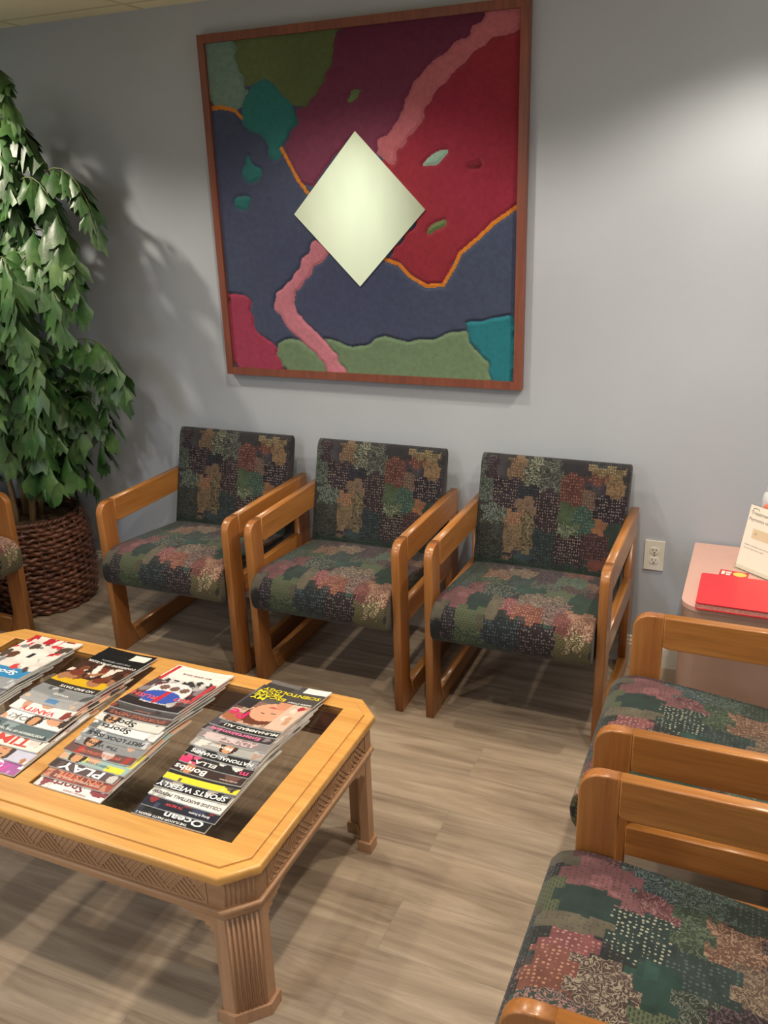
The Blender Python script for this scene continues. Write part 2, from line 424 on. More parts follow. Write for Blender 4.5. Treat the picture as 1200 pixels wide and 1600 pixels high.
# ============================================================ FRAMED WOOL WALL HANGING WITH MIRROR
ART=[
('tg',[(-0.009,1.282),(0.166,1.266),(0.178,1.067),(0.204,1.065),(0.165,0.996),(0.012,1.009)]),
('olive',[(0.148,1.278),(0.587,1.256),(0.531,1.091),(0.439,0.994),(0.377,0.991),(0.316,1.017),(0.272,1.1),(0.191,1.064),(0.153,1.139)]),
('plum',[(0.569,1.248),(1.177,1.242),(1.015,1.118),(0.884,1.018),(0.826,0.917),(0.743,0.814),(0.673,0.827),(0.622,0.889),(0.514,0.803),(0.419,0.697),(0.315,0.851),(0.392,0.942),(0.395,0.99),(0.439,0.994),(0.531,1.091)]),
('red',[(1.275,1.258),(1.207,1.231),(1.128,1.187),(1.015,1.127),(0.929,1.07),(0.862,0.991),(0.815,0.918),(0.733,0.854),(0.718,0.765),(0.886,0.617),(0.719,0.456),(0.779,0.44),(0.826,0.395),(0.885,0.365),(0.954,0.372),(0.991,0.44),(1.014,0.479),(1.081,0.53),(1.136,0.577),(1.231,0.637),(1.283,0.667)]),
('pink',[(1.117,1.238),(1.256,1.251),(1.248,1.172),(1.108,1.144),(1.02,1.075),(0.926,1.006),(0.894,0.951),(0.858,0.896),(0.79,0.831),(0.765,0.768),(0.685,0.841),(0.769,0.901),(0.811,0.966),(0.835,1.026),(0.907,1.09),(0.972,1.126),(1.067,1.184)]),
('teal',[(0.259,1.101),(0.308,1.078),(0.324,1.037),(0.371,1.004),(0.393,0.962),(0.372,0.923),(0.331,0.894),(0.312,0.822),(0.273,0.818),(0.252,0.877),(0.216,0.91),(0.164,0.923),(0.155,0.997),(0.19,1.056)]),
('teal',[(0.176,0.844),(0.192,0.806),(0.23,0.783),(0.213,0.741),(0.152,0.737),(0.137,0.786)]),
('teal',[(0.092,0.689),(0.168,0.693),(0.156,0.644),(0.088,0.651)]),
('rose',[(0.44,0.54),(0.51,0.479),(0.44,0.44),(0.397,0.383),(0.34,0.337),(0.324,0.302),(0.347,0.243),(0.424,0.186),(0.474,0.129),(0.561,0.019),(0.467,0.014),(0.418,0.091),(0.354,0.148),(0.289,0.206),(0.233,0.276),(0.243,0.318),(0.316,0.377),(0.361,0.428),(0.404,0.485)]),
('mag',[(0.017,0.321),(0.09,0.328),(0.13,0.304),(0.13,0.226),(0.146,0.172),(0.22,0.132),(0.238,0.096),(0.26,0.016),(-0.003,0.004)]),
('sage',[(0.227,0.132),(0.285,0.149),(0.354,0.148),(0.418,0.091),(0.467,0.014),(0.561,0.019),(0.474,0.129),(0.456,0.158),(0.502,0.157),(0.541,0.137),(0.618,0.128),(0.671,0.165),(0.722,0.175),(0.772,0.168),(0.821,0.159),(0.931,0.177),(0.99,0.203),(1.043,0.21),(1.06,0.15),(1.119,0.097),(1.145,0.014),(0.561,0.007),(0.26,0.016)]),
('sea',[(1.043,0.238),(1.106,0.248),(1.151,0.251),(1.223,0.276),(1.229,0.019),(1.145,0.014),(1.119,0.097),(1.06,0.161),(1.037,0.205)]),
('leaf',[(0.592,1.004),(0.616,1.027),(0.658,1.034),(0.645,1.006),(0.609,0.993)]),
('mint',[(0.88,0.77),(0.892,0.797),(0.926,0.815),(0.973,0.821),(0.959,0.799),(0.926,0.776),(0.892,0.768)]),
('leaf',[(0.886,0.547),(0.912,0.576),(0.971,0.602),(0.958,0.575),(0.923,0.55)]),
('wine',[(1.036,0.76),(1.063,0.771),(1.09,0.791),(1.099,0.774),(1.069,0.749)]),
]
ORANGE=[
[(0.012,1.009),(0.066,1.01),(0.105,1.002),(0.131,0.993),(0.155,0.969)],
[(0.317,0.853),(0.349,0.799),(0.377,0.746),(0.416,0.698)],
[(0.719,0.459),(0.779,0.44),(0.826,0.395),(0.885,0.363),(0.95,0.368),(0.991,0.43),(1.014,0.477),(1.081,0.528),(1.136,0.577),(1.223,0.632)],
]

PW, PH = 1.252, 1.254
art = tag(empty('wall_hanging', (-1.337, 0, 1.044)), 'large square framed wool tapestry in blue and red with a diamond mirror', 'wall hanging')
bm = bmesh.new(); fw = 0.029
for b in ((0, fw, 0, PH), (PW - fw, PW, 0, PH), (fw, PW - fw, 0, fw), (fw, PW - fw, PH - fw, PH)):
    box(bm, b[0], b[1], -0.036, -0.003, b[2], b[3])
bm_obj('frame', bm, M['frame'], art, False, 0.002, 1)
boxo('backing_board', (fw * .5, PW - fw * .5, -0.010, -0.004, fw * .5, PH - fw * .5), M['black'], art)
def inpoly(U, V, poly):
    ins = np.zeros(U.shape, bool); n = len(poly)
    for i in range(n):
        x0, y0 = poly[i]; x1, y1 = poly[(i + 1) % n]
        if y0 == y1: continue
        c = ((y0 > V) != (y1 > V)) & (U < (x1 - x0) * (V - y0) / (y1 - y0) + x0); ins ^= c
    return ins
def smooth_poly(p, k=1):
    for _ in range(k):
        q = []
        for i in range(len(p)):
            a = p[i]; b = p[(i + 1) % len(p)]
            q += [(a[0] * .78 + b[0] * .22, a[1] * .78 + b[1] * .22), (a[0] * .22 + b[0] * .78, a[1] * .22 + b[1] * .78)]
        p = q
    return p
PC = {'navy': '4a5172', 'tg': '7d9a90', 'olive': '6a7a4c', 'plum': '84405e', 'red': '9c3040', 'pink': 'c8737f', 'teal': '2f7c7c',
      'rose': 'd38496', 'mag': 'a83e5c', 'sage': '768f70', 'sea': '2a8292', 'leaf': '6f8458', 'mint': '9cc0b2', 'wine': '7c2434', 'orange': 'e08a30'}
CELL = 0.004; NU = int((PW - 2 * fw) / CELL); NV = int((PH - 2 * fw) / CELL)
u1 = np.linspace(fw, PW - fw, NU + 1); v1 = np.linspace(fw, PH - fw, NV + 1)
UC, VC = np.meshgrid((u1[1:] + u1[:-1]) / 2, (v1[1:] + v1[:-1]) / 2, indexing='ij')
wob = 0.004 * np.sin(UC * 61 + 3 * np.sin(VC * 37)) + 0.003 * np.sin(VC * 97 + UC * 53)
UW, VW = UC + wob, VC + 0.004 * np.sin(VC * 71 + UC * 43)
rid = np.zeros(UC.shape, int); keys = ['navy']
for k, (nm, poly) in enumerate(ART):
    keys.append(nm); rid[inpoly(UW, VW, smooth_poly(poly, 1))] = k + 1
keys.append('orange'); OR = len(keys) - 1
for ln in ORANGE:
    for (xa, ya), (xb, yb) in zip(ln, ln[1:]):
        dx, dy = xb - xa, yb - ya; tt = np.clip(((UC - xa) * dx + (VC - ya) * dy) / (dx * dx + dy * dy), 0, 1)
        rid[np.hypot(UC - xa - tt * dx, VC - ya - tt * dy) < 0.0068] = OR
cols = np.array([lin(PC[k]) for k in keys])[rid]
# tone variation: plum darkens to wine towards the top, the red shifts to blue-red
g = np.clip((VC - 0.85) / 0.35, 0, 1)[..., None]
pl = np.isin(rid, [i for i, k in enumerate(keys) if k == 'plum'])[..., None]
cols = np.where(pl, cols * (1 - g) + np.array(lin('6a2c48')) * g, cols)
rd = np.isin(rid, [i for i, k in enumerate(keys) if k == 'red'])[..., None]
g2 = np.clip(0.5 + 0.5 * np.sin(UC * 9 + VC * 6), 0, 1)[..., None]
cols = np.where(rd, cols * (1 - 0.35 * g2) + np.array(lin('9c2c50')) * 0.35 * g2, cols)
tg = np.isin(rid, [i for i, k in enumerate(keys) if k == 'olive'])[..., None]
g3 = np.clip(0.5 + 0.5 * np.sin(UC * 14 + 1.5) * np.cos(VC * 11), 0, 1)[..., None]
cols = np.where(tg, cols * (1 - 0.4 * g3) + np.array(lin('4a5636')) * 0.4 * g3, cols)
nv = (rid == 0)[..., None]
g4 = np.clip(0.5 + 0.5 * np.sin(UC * 5 - 1) * np.cos(VC * 7 + .5), 0, 1)[..., None]
cols = np.where(nv, cols * (1 - 0.4 * g4) + np.array(lin('4a5a6c')) * 0.4 * g4, cols)
# carved pile: grooves along the colour borders
edge = np.zeros(rid.shape); edge[1:] += rid[1:] != rid[:-1]; edge[:-1] += rid[1:] != rid[:-1]
edge[:, 1:] += rid[:, 1:] != rid[:, :-1]; edge[:, :-1] += rid[:, 1:] != rid[:, :-1]; edge = np.minimum(edge, 1)
hgt = 1 - edge
for _ in range(2):
    p_ = np.pad(hgt, 1, mode='edge'); hgt = (p_[1:-1, 1:-1] * 2 + p_[2:, 1:-1] + p_[:-2, 1:-1] + p_[1:-1, 2:] + p_[1:-1, :-2]) / 6
hv = np.pad(hgt, 1, mode='edge'); hv = (hv[1:, 1:] + hv[:-1, 1:] + hv[1:, :-1] + hv[:-1, :-1]) / 4
U, V = np.meshgrid(u1, v1, indexing='ij')
me = grid_mesh('tapestry', U, -0.014 - 0.010 * hv, V, cols)
link('tapestry', me, M['tapestry'], art, True)
dm = [(0.626, 0.898), (0.360, 0.623), (0.623, 0.360), (0.889, 0.628)]
bm = bmesh.new(); c0 = Vector((0.6245, 0, 0.627))
fr_ = [bm.verts.new((x, -0.030, z)) for x, z in dm]; bk = [bm.verts.new((x, -0.012, z)) for x, z in dm]
bm.faces.new(fr_); bm.faces.new(bk[::-1])
for i in range(4): bm.faces.new((fr_[i], fr_[(i + 1) % 4], bk[(i + 1) % 4], bk[i]))
bm_obj('diamond_mirror', bm, M['mirror'], art)

# ============================================================ ARMCHAIRS
CW, CD, CH, CT, CP = 0.6006, 0.6133, 0.6405, 0.030, 0.080   # width, depth, arm height, board thickness, post depth
HW, HD = CW / 2, CD / 2
SEAT_PATCH = [  # u0,u1,v0,v1,base,ink,motif  (u across, v from back to under the front roll)
 (0,1,0,1,'343a38','59655a','d'),
 (0,.34,0,.10,'42343f','6b5a60','d'),(.34,.62,0,.09,'3a2f3c','6d5560','s'),(.62,1,0,.10,'5a4a42','8e7a66','d'),
 (0,.16,.08,.24,'3a4a3e','5d7560','d'),(.14,.30,.09,.17,'4a3540','8a7266','s'),(.16,.36,.16,.30,'8a5c46','c09a76','s'),(.30,.50,.10,.22,'7a6250','b59c7c','s'),
 (.48,.66,.08,.28,'3e3038','77606a','s'),(.66,.84,.06,.13,'7e4a40','b98a70','d'),(.64,.84,.13,.26,'4f6a58','7f947c','s'),(.84,1,.08,.20,'352833','6a5a62','d'),(.84,1,.18,.28,'8a6048','b88e6c','d'),
 (.0,.14,.24,.40,'3c4c44','6d8a78','s'),(.14,.34,.28,.42,'3f5640','6a8060','s'),(.34,.50,.22,.36,'3a5250','5d7874','d'),(.50,.70,.26,.36,'3f4a42','8f9a86','s'),(.70,.88,.26,.34,'4a3a40','8c7668','s'),(.86,1,.28,.38,'4e3034','84626a','d'),
 (.02,.16,.38,.50,'394e52','78938e','s'),(.14,.24,.36,.52,'7c4048','b0787a','s'),(.24,.46,.36,.50,'2f4a48','cfd0ae','d'),(.44,.66,.34,.44,'2b5a50','4f7a6c','n'),(.62,.80,.34,.46,'4e6044','6e7c58','l'),(.80,1,.37,.60,'2a5644','4a8a6c','n'),
 (.0,.06,.50,.62,'6a3c42','9a6a6a','d'),(.04,.22,.46,.64,'9c5c62','5a2f38','d'),(.20,.34,.50,.66,'2d4c46','587468','n'),(.34,.42,.50,.68,'82785f','4c4a40','d'),(.42,.50,.52,.64,'a8555a','dba090','d'),
 (.50,.60,.54,.66,'a65a4a','e0a080','d'),(.60,.70,.56,.68,'9c5640','e09a6c','d'),(.50,.78,.42,.56,'6c5048','c4b496','s'),(.68,.82,.50,.66,'4a5a50','d08a84','s'),(.80,1,.56,.72,'a0604a','d8b48c','s'),(.76,.86,.60,.78,'8e4a44','b87a68','d'),
 (.0,.10,.62,.74,'6e6652','4a463c','d'),(.08,.16,.66,.90,'2f2833','8a7c80','d'),(.16,.34,.64,.80,'4e5a3c','66704a','l'),(.30,.40,.68,.78,'6a644c','3c3a2c','d'),(.16,.34,.78,.92,'3c5036','6c8458','s'),(.34,.56,.68,.90,'26353c','627078','d'),
 (.56,.78,.68,.92,'33262f','9c8a84','d'),(.78,1,.72,.96,'5e5630','7c7242','l'),(.84,.95,.70,.83,'7c6a3c','efd8a4','s'),(.0,.08,.76,1,'1e1e22','3a3a40','n'),(.3,.5,.88,1,'254236','4c6c58','s'),
]
BACK_PATCH = [
 (0,1,0,1,'37363b','5c5a60','d'),
 (0,.12,0,.40,'414c46','7c9080','s'),(.04,.14,.01,.20,'42303f','7a6874','d'),(.13,.24,0,.2,'4c4a52','6c6a70','n'),(.2,.31,.01,.20,'86684a','b0906a','d'),
 (.31,.44,.01,.28,'3c4a42','b8b494','s'),(.42,.58,.02,.26,'36403e','8c8c7c','s'),(.56,.75,0,.13,'3a3840','6c6a70','n'),(.10,.28,.2,.45,'33243a','b09a80','d'),(.27,.42,.24,.36,'262a38','4a5068','d'),
 (.27,.40,.34,.47,'9a7a5c','4a3a30','s'),(.40,.57,.28,.60,'38262f','a08c88','d'),(.13,.21,.45,.60,'7a4e36','9c7054','n'),(.20,.33,.46,.60,'a8744c','c89a70','d'),(.2,.33,.57,.80,'a5875c','2c2622','s'),(.32,.41,.46,.80,'57462f','9c8c64','s'),
 (.56,.72,.12,.38,'6e3832','b07a60','d'),(.71,.79,.24,.38,'725648','9c806c','d'),(.56,.69,.36,.52,'566e48','2f4430','d'),(.66,.80,.38,.62,'3a5c50','66907c','d'),(.56,.7,.52,.64,'4a5c42','a0ac84','s'),
 (.74,.96,.04,.13,'867048','b8a878','d'),(.74,.86,.11,.18,'7e4438','b07c68','d'),(.85,.97,.12,.27,'b08858','2e241e','s'),(.79,.99,.27,.48,'2c1f30','a89890','d'),
 (.79,.88,.47,.61,'a86a38','6a3e22','d'),(.87,.98,.48,.70,'344a42','5c7468','n'),(.5,.73,.62,.84,'38282f','b09a90','d'),(.72,.9,.58,.80,'4e2c30','8a6466','d'),(.79,.9,.77,.86,'8a4230','b06a50','n'),
 (.40,.55,.60,.86,'26383c','4e666a','d'),(.03,.2,.42,.58,'3c4c48','98a898','s'),(.03,.2,.58,.86,'30342f','56605a','s'),(0,1,.86,1,'1f3a30','3c5a4a','d'),
]
def patch_colors(uc, vc, patches, seed):
    rs = np.random.RandomState(seed)
    n, m = uc.shape
    base = np.zeros((n, m, 3)); ink = np.zeros((n, m, 3)); mot = np.zeros((n, m, 3))
    MOT = {'d': (1, 0, 0), 's': (0, 1, 0), 'l': (0, 0, 1), 'n': (0, 0, 0)}
    # stair-stepped wobble of the patch borders
    uu = uc + 0.012 * np.sign(np.sin(vc * 46 + np.floor(uc * 9))) * (0.5 + 0.5 * np.sin(vc * 17)); vv = vc + 0.012 * np.sign(np.sin(uc * 52 + np.floor(vc * 7)))
    pal = ['3a3040', '42584a', '6a4a40', '35505a', '5c5a3c', '7c5a48', '2c3a44', '50404a', '8a6a50', '3c6a5a']
    def lay(u0, u1, v0, v1, b, k, mo):
        w = (uu >= u0) & (uu < u1) & (vv >= v0) & (vv < v1)
        base[w] = lin(b); ink[w] = lin(k); mot[w] = MOT[mo]
    lay(-1, 2, -1, 2, *patches[0][4:])
    for _ in range(40):
        a = rs.rand() * .95; c = rs.rand() * .95
        lay(a, a + .05 + rs.rand() * .1, c, c + .05 + rs.rand() * .09, pal[rs.randint(10)], pal[rs.randint(10)], 'dsln'[rs.randint(4)])
    for p in patches[1:]: lay(*p)
    for _ in range(26):
        a = rs.rand() * .95; c = rs.rand() * .95
        w = (uu >= a) & (uu < a + .03 + .05 * rs.rand()) & (vv >= c) & (vv < c + .03 + .04 * rs.rand())
        base[w] = base[w] * rs.uniform(.6, 1.5)
    def mute(c, k, sat):
        l_ = c.mean(-1, keepdims=True); return (l_ + (c - l_) * sat) * k + 0.004
    return mute(base, 0.44, 0.76), mute(ink, 0.66, 0.74), mot
def cushion(name, prof, width, cell, patches, seed, v_start, v_end, edge_r=0.011, crown=0.0):
    """prof: closed (y,z) outline; printed cloth runs from arclength fraction v_start to v_end"""
    P = np.array(prof + [prof[0]]); d = np.r_[0, np.cumsum(np.hypot(*np.diff(P, axis=0).T))]
    ns = int(d[-1] / cell); s = np.linspace(0, d[-1], ns + 1); y = np.interp(s, d, P[:, 0]); z = np.interp(s, d, P[:, 1])
    # smooth the outline
    for _ in range(int(0.012 / cell) + 2):
        y[:-1] = (np.roll(y[:-1], 1) + 2 * y[:-1] + np.roll(y[:-1], -1)) / 4; z[:-1] = (np.roll(z[:-1], 1) + 2 * z[:-1] + np.roll(z[:-1], -1)) / 4
        y[-1] = y[0]; z[-1] = z[0]
    ty = np.roll(y[:-1], -1) - np.roll(y[:-1], 1); tz = np.roll(z[:-1], -1) - np.roll(z[:-1], 1); L = np.hypot(ty, tz)
    ny, nz = -tz / L, ty / L
    cy, cz = y[:-1].mean(), z[:-1].mean()
    if np.sum(ny * (y[:-1] - cy) + nz * (z[:-1] - cz)) < 0: ny, nz = -ny, -nz
    ny = np.r_[ny, ny[0]]; nz = np.r_[nz, nz[0]]
    th = np.linspace(0, PI / 2, 6); xin = [-width / 2 + edge_r * (1 - math.sin(t)) for t in th]; ins = [edge_r * (1 - math.cos(t)) for t in th]
    xin = xin[::-1]; ins = ins[::-1]
    nx = int((width - 2 * edge_r) / cell); mid = np.linspace(-width / 2 + edge_r, width / 2 - edge_r, nx + 1)[1:-1]
    xs = np.r_[xin, mid, [-v for v in xin[::-1]]]; off = np.r_[ins, np.zeros(len(mid)), ins[::-1]]
    # piping ridge near each side seam
    rid = 0.0025 * np.exp(-((np.abs(xs) - (width / 2 - 0.004)) / 0.003) ** 2)
    U = xs / width
    X = np.repeat(xs[:, None], ns + 1, 1)
    cr = crown * (1 - (2 * U) ** 4)[:, None] * np.clip(nz, 0, 1)[None, :]
    Y = y[None] - ny[None] * (off - rid)[:, None]; Z = z[None] - nz[None] * (off - rid)[:, None] + cr
    uc = ((xs[1:] + xs[:-1]) / 2 / width + .5)[:, None] + np.zeros((1, ns))
    sv = (s[1:] + s[:-1]) / 2 / d[-1]; vc = np.zeros((len(xs) - 1, 1)) + ((sv - v_start) / (v_end - v_start))[None]
    vc = np.where(vc > 1.25, 1 - (vc - 1.25), vc); vc = np.where(vc < 0, -vc, vc)
    if crown: vc = np.where(vc < .78, vc * .68 / .78, .68 + (vc - .78) * .32 / .22)
    b, k, m = patch_colors(uc, vc, patches, seed)
    me = grid_mesh(name, X, Y, Z, b, {'ink': k, 'motif': m}, (X, np.repeat(s[None], len(xs), 0)))
    bm = bmesh.new(); bm.from_mesh(me); bmesh.ops.remove_doubles(bm, verts=bm.verts[:], dist=1e-5)
    be = [e for e in bm.edges if e.is_boundary]; bmesh.ops.holes_fill(bm, edges=be, sides=0)
    pl = bm.loops.layers.float_color['paint']
    for f in bm.faces:
        if len(f.verts) > 4:
            for l in f.loops: l[pl] = (.012, .012, .013, 1)
    bmesh.ops.recalc_face_normals(bm, faces=bm.faces[:]); bm.to_mesh(me); bm.free()
    return me
seat_prof = [(.185, .414), (.10, .422), (-.05, .440), (-.18, .453), (-.26, .460), (-.30, .456), (-.332, .444), (-.352, .418), (-.358, .385), (-.352, .350), (-.335, .327), (-.310, .318), (-.20, .312), (.0, .295), (.185, .285)]
back_prof = [(.128, .385), (.232, .785), (.240, .803), (.252, .812), (.268, .812), (.280, .803), (.284, .788), (.190, .385), (.175, .368), (.140, .368)]
def perim(p, a, b):
    return sum(math.dist(p[i], p[i + 1]) for i in range(a, b))
tot = lambda p: perim(p + [p[0]], 0, len(p))
SEAT_ME = cushion('seat', seat_prof, CW - 2 * CT - 0.012, 0.004, SEAT_PATCH, 3, 0.0, perim(seat_prof, 0, 11) / tot(seat_prof), crown=0.006)
# the back cushion's outline starts at its lower front edge and runs upward, so the print runs from the top down
bp = back_prof; bt = tot(bp)
BACK_ME = cushion('backrest', bp, CW - 2 * CT + 0.004, 0.004, BACK_PATCH, 5, perim(bp, 0, 3) / bt, 0.0, crown=0.0)
SEAT_ME.materials.append(M['fabric']); BACK_ME.materials.append(M['fabric'])
for me in (SEAT_ME, BACK_ME): me.polygons.foreach_set('use_smooth', [len(p.vertices) == 4 for p in me.polygons])
chair_parts = {}
def chair(loc, rz, label, group=None):
    t = tag(empty('armchair', loc, rz), label, 'chair', group)
    if not chair_parts:
        so = bpy.data.objects.new('seat', SEAT_ME); bo = bpy.data.objects.new('backrest', BACK_ME)
        for o in (so, bo): COL.objects.link(o); o.parent = t
        for s in (-1, 1):
            x0 = s * (HW - CT / 2)
            mp3 = lambda u, v, w, x0=x0: Vector((x0 + w, u, v))
            yf, yb = -HD, HD
            g = 0.0006; rr = 0.045; at, ab = CH, 0.546
            # front leg with the rounded arm corner and a flared foot joint
            p = [(yf, 0.0), (yf + CP + .035, 0.0), (yf + CP + .030, .012), (yf + CP + .012, .070), (yf + CP + .002, .092), (yf + CP, .11), (yf + CP, at)]
            p += arc(yf + rr, at - rr, rr, 90, 180, 8)
            plate('front_leg', [p], CT, 0.004, M['oakz'], t, mp3)
            plate('armrest', [[(yf + CP + g, ab + .012), (yf + CP + .004, ab + .003), (yf + CP + .014, ab), (yb - .09, ab), (yb, ab), (yb, at), (yf + CP + g, at)]], CT, 0.004, M['oaky'], t, mp3)
            plate('rear_leg', [[(yb - .09, .0), (yb, 0), (yb, ab - g), (yb - .09, ab - g)]], CT, 0.004, M['oakz'], t, mp3)
            plate('side_rail', [[(yf + CP + g, .325), (yb - .09 - g, .325), (yb - .09 - g, .401), (yf + CP + g, .401)]], CT, 0.003, M['oaky'], t, mp3)
            plate('skid', [[(yf + CP + .037, 0), (yb - .09 - g, 0), (yb - .09 - g, .072), (yf + CP + .014, .072), (yf + CP + .032, .012)]], CT, 0.003, M['oaky'], t, mp3)
        chair_parts['l'] = [c for c in t.children]
    else:
        for c in chair_parts['l']:
            d = c.copy(); COL.objects.link(d); d.parent = t
    return t
C1, C2, C3 = -1.597, -0.929, -0.242; YR = -0.6394 + HD
chair((C1 + HW, YR, 0), 0, 'oak armchair with patchwork cushions against back wall, nearest the palm', 'armchairs along the back wall')
chair((C2 + HW, YR, 0), 0, 'oak armchair with patchwork cushions, middle of the three under the wall hanging', 'armchairs along the back wall')
chair((C3 + HW, YR, 0), 0, 'oak armchair with patchwork cushions against back wall, beside the white outlet', 'armchairs along the back wall')
XRR = 0.4618
chair((XRR + HD, -0.8546 - HW, 0), -PI / 2, 'oak armchair on right side, directly in front of the pink laminate cabinet', 'armchairs along the right side')
chair((XRR + HD, -1.5876 - HW, 0), -PI / 2, 'nearest oak armchair at bottom right, its large patchwork seat facing the coffee table', 'armchairs along the right side')
chair((-2.03 - HD, -0.635 - HW, 0), PI / 2, 'oak armchair at left edge, in front of the woven basket of the palm')

# ============================================================ COFFEE TABLE
TX0, TX1, TY0, TY1, CHF, TH = -1.4855, -0.137, -1.9396, -1.2189, 0.0645, 0.43
tab = tag(empty('coffee_table', ((TX0 + TX1) / 2, (TY0 + TY1) / 2, 0)), 'pale oak coffee table with two tinted glass panels, covered in magazines', 'table')
TW, TD = (TX1 - TX0) / 2, (TY1 - TY0) / 2; tcx, tcy = (TX0 + TX1) / 2, (TY0 + TY1) / 2
def octo(ins, ch=CHF):
    w, d, c = TW - ins, TD - ins, ch - ins * 0.586
    c = max(c, .01)
    return [(-w + c, -d), (w - c, -d), (w, -d + c), (w, d - c), (w - c, d), (-w + c, d), (-w, d - c), (-w, -d + c)]
gl = [(-1.396, -0.845), (-0.799, -0.228)]; gy0, gy1 = -1.842, -1.287
def rect(x0, x1, y0, y1, e=0): return [(x0 - tcx - e, y0 - tcy - e), (x1 - tcx + e, y0 - tcy - e), (x1 - tcx + e, y1 - tcy + e), (x0 - tcx - e, y1 - tcy + e)]
holes = [rect(a, b, gy0, gy1) for a, b in gl]
zt = lambda z: (lambda u, v, w: Vector((u, v, z + w)))
to = plate('tabletop', [octo(0)] + [rect(a, b, gy0, gy1, 0.001) for a, b in gl], 0.024, 0.006, M['maple_x_lit'], tab, zt(0.413))
plate('raised_border', [octo(0.027)] + holes, 0.007, 0.0018, M['maple_x_lit'], to, zt(0.4265))
for a, b in gl:
    boxo('glass_panel', (a - tcx - .0005, b - tcx + .0005, gy0 - tcy - .0005, gy1 - tcy + .0005, 0.4225, 0.4285), M['glass'], tab)
def ring(name, outer, inner, z0, z1, mat, par, bev=0.001):
    return plate(name, [outer, inner[::-1]], z1 - z0, bev, mat, par, zt((z0 + z1) / 2))
ap = ring('apron', octo(0.014), octo(0.034), 0.328, 0.402, M['apron'], tab)
ring('lip_moulding', octo(0.006), octo(0.034), 0.316, 0.328, M['apron'], tab, 0.004)
ring('lower_rail', octo(0.013), octo(0.034), 0.300, 0.316, M['apron'], tab)
# carved zigzag fretwork on the four apron faces
def fret(L0, L1, place, name='fretwork'):
    bm = bmesh.new(); z0, z1 = 0.338, 0.392; h = z1 - z0; cw = 0.098; n = max(1, round((L1 - L0) / cw)); cw = (L1 - L0) / n; bw = 0.0032; bh = 0.0024
    def bar(a, b):
        (xa, za), (xb, zb) = a, b; d = math.hypot(xb - xa, zb - za)
        if d < 0.006: return
        px, pz = -(zb - za) / d * bw / 2, (xb - xa) / d * bw / 2
        q = [(xa + px, za + pz), (xb + px, zb + pz), (xb - px, zb - pz), (xa - px, za - pz)]
        q2 = [(x * .8 + (xa + xb) / 2 * .2, z) for x, z in q]
        lo = [bm.verts.new(place(x, z, 0)) for x, z in q]; hi = [bm.verts.new(place(x, z, bh)) for x, z in [( (a_[0] * .97 + (xa + xb) / 2 * .03), a_[1]) for a_ in q]]
        bm.faces.new(hi)
        for i in range(4): bm.faces.new((lo[i], lo[(i + 1) % 4], hi[(i + 1) % 4], hi[i]))
    for i in range(n):
        a = L0 + i * cw; m = a + cw / 2; b = a + cw
        bar((a, z0), (m, z1)); bar((m, z1), (b, z0))
        for k in range(1, 6):   # inside the upright triangle, parallel to its right side
            f = k / 6; x = a + cw * f; t1 = f
            bar((x, z0), (a + cw / 2 * f, z0 + h * f))
        for k in range(1, 6):   # hanging triangle, parallel to the rising side
            f = k / 6; x = m + cw * f
            if x > L1 + 0.001: break
            xe = m + cw / 2 * f + 0; ze = z1 - h * f
            bar((x, z1), (m + cw / 2 * f, ze))
    for z in (z0 - .003, z1 + .003): bar((L0, z), (L1, z))
    for x in (L0 - .002, L1 + .002): bar((x, z0 - .004), (x, z1 + .004))
    return bm_obj(name, bm, M['apron'], ap)
ix, iy = TW - 0.014, TD - 0.014
fret(-ix + .095, ix - .095, lambda x, z, w: (x, -iy - w, z)); fret(-ix + .095, ix - .095, lambda x, z, w: (x, iy + w, z))
fret(-iy + .095, iy - .095, lambda x, z, w: (ix + w, x, z)); fret(-iy + .095, iy - .095, lambda x, z, w: (-ix - w, x, z))
s2 = math.sqrt(.5)
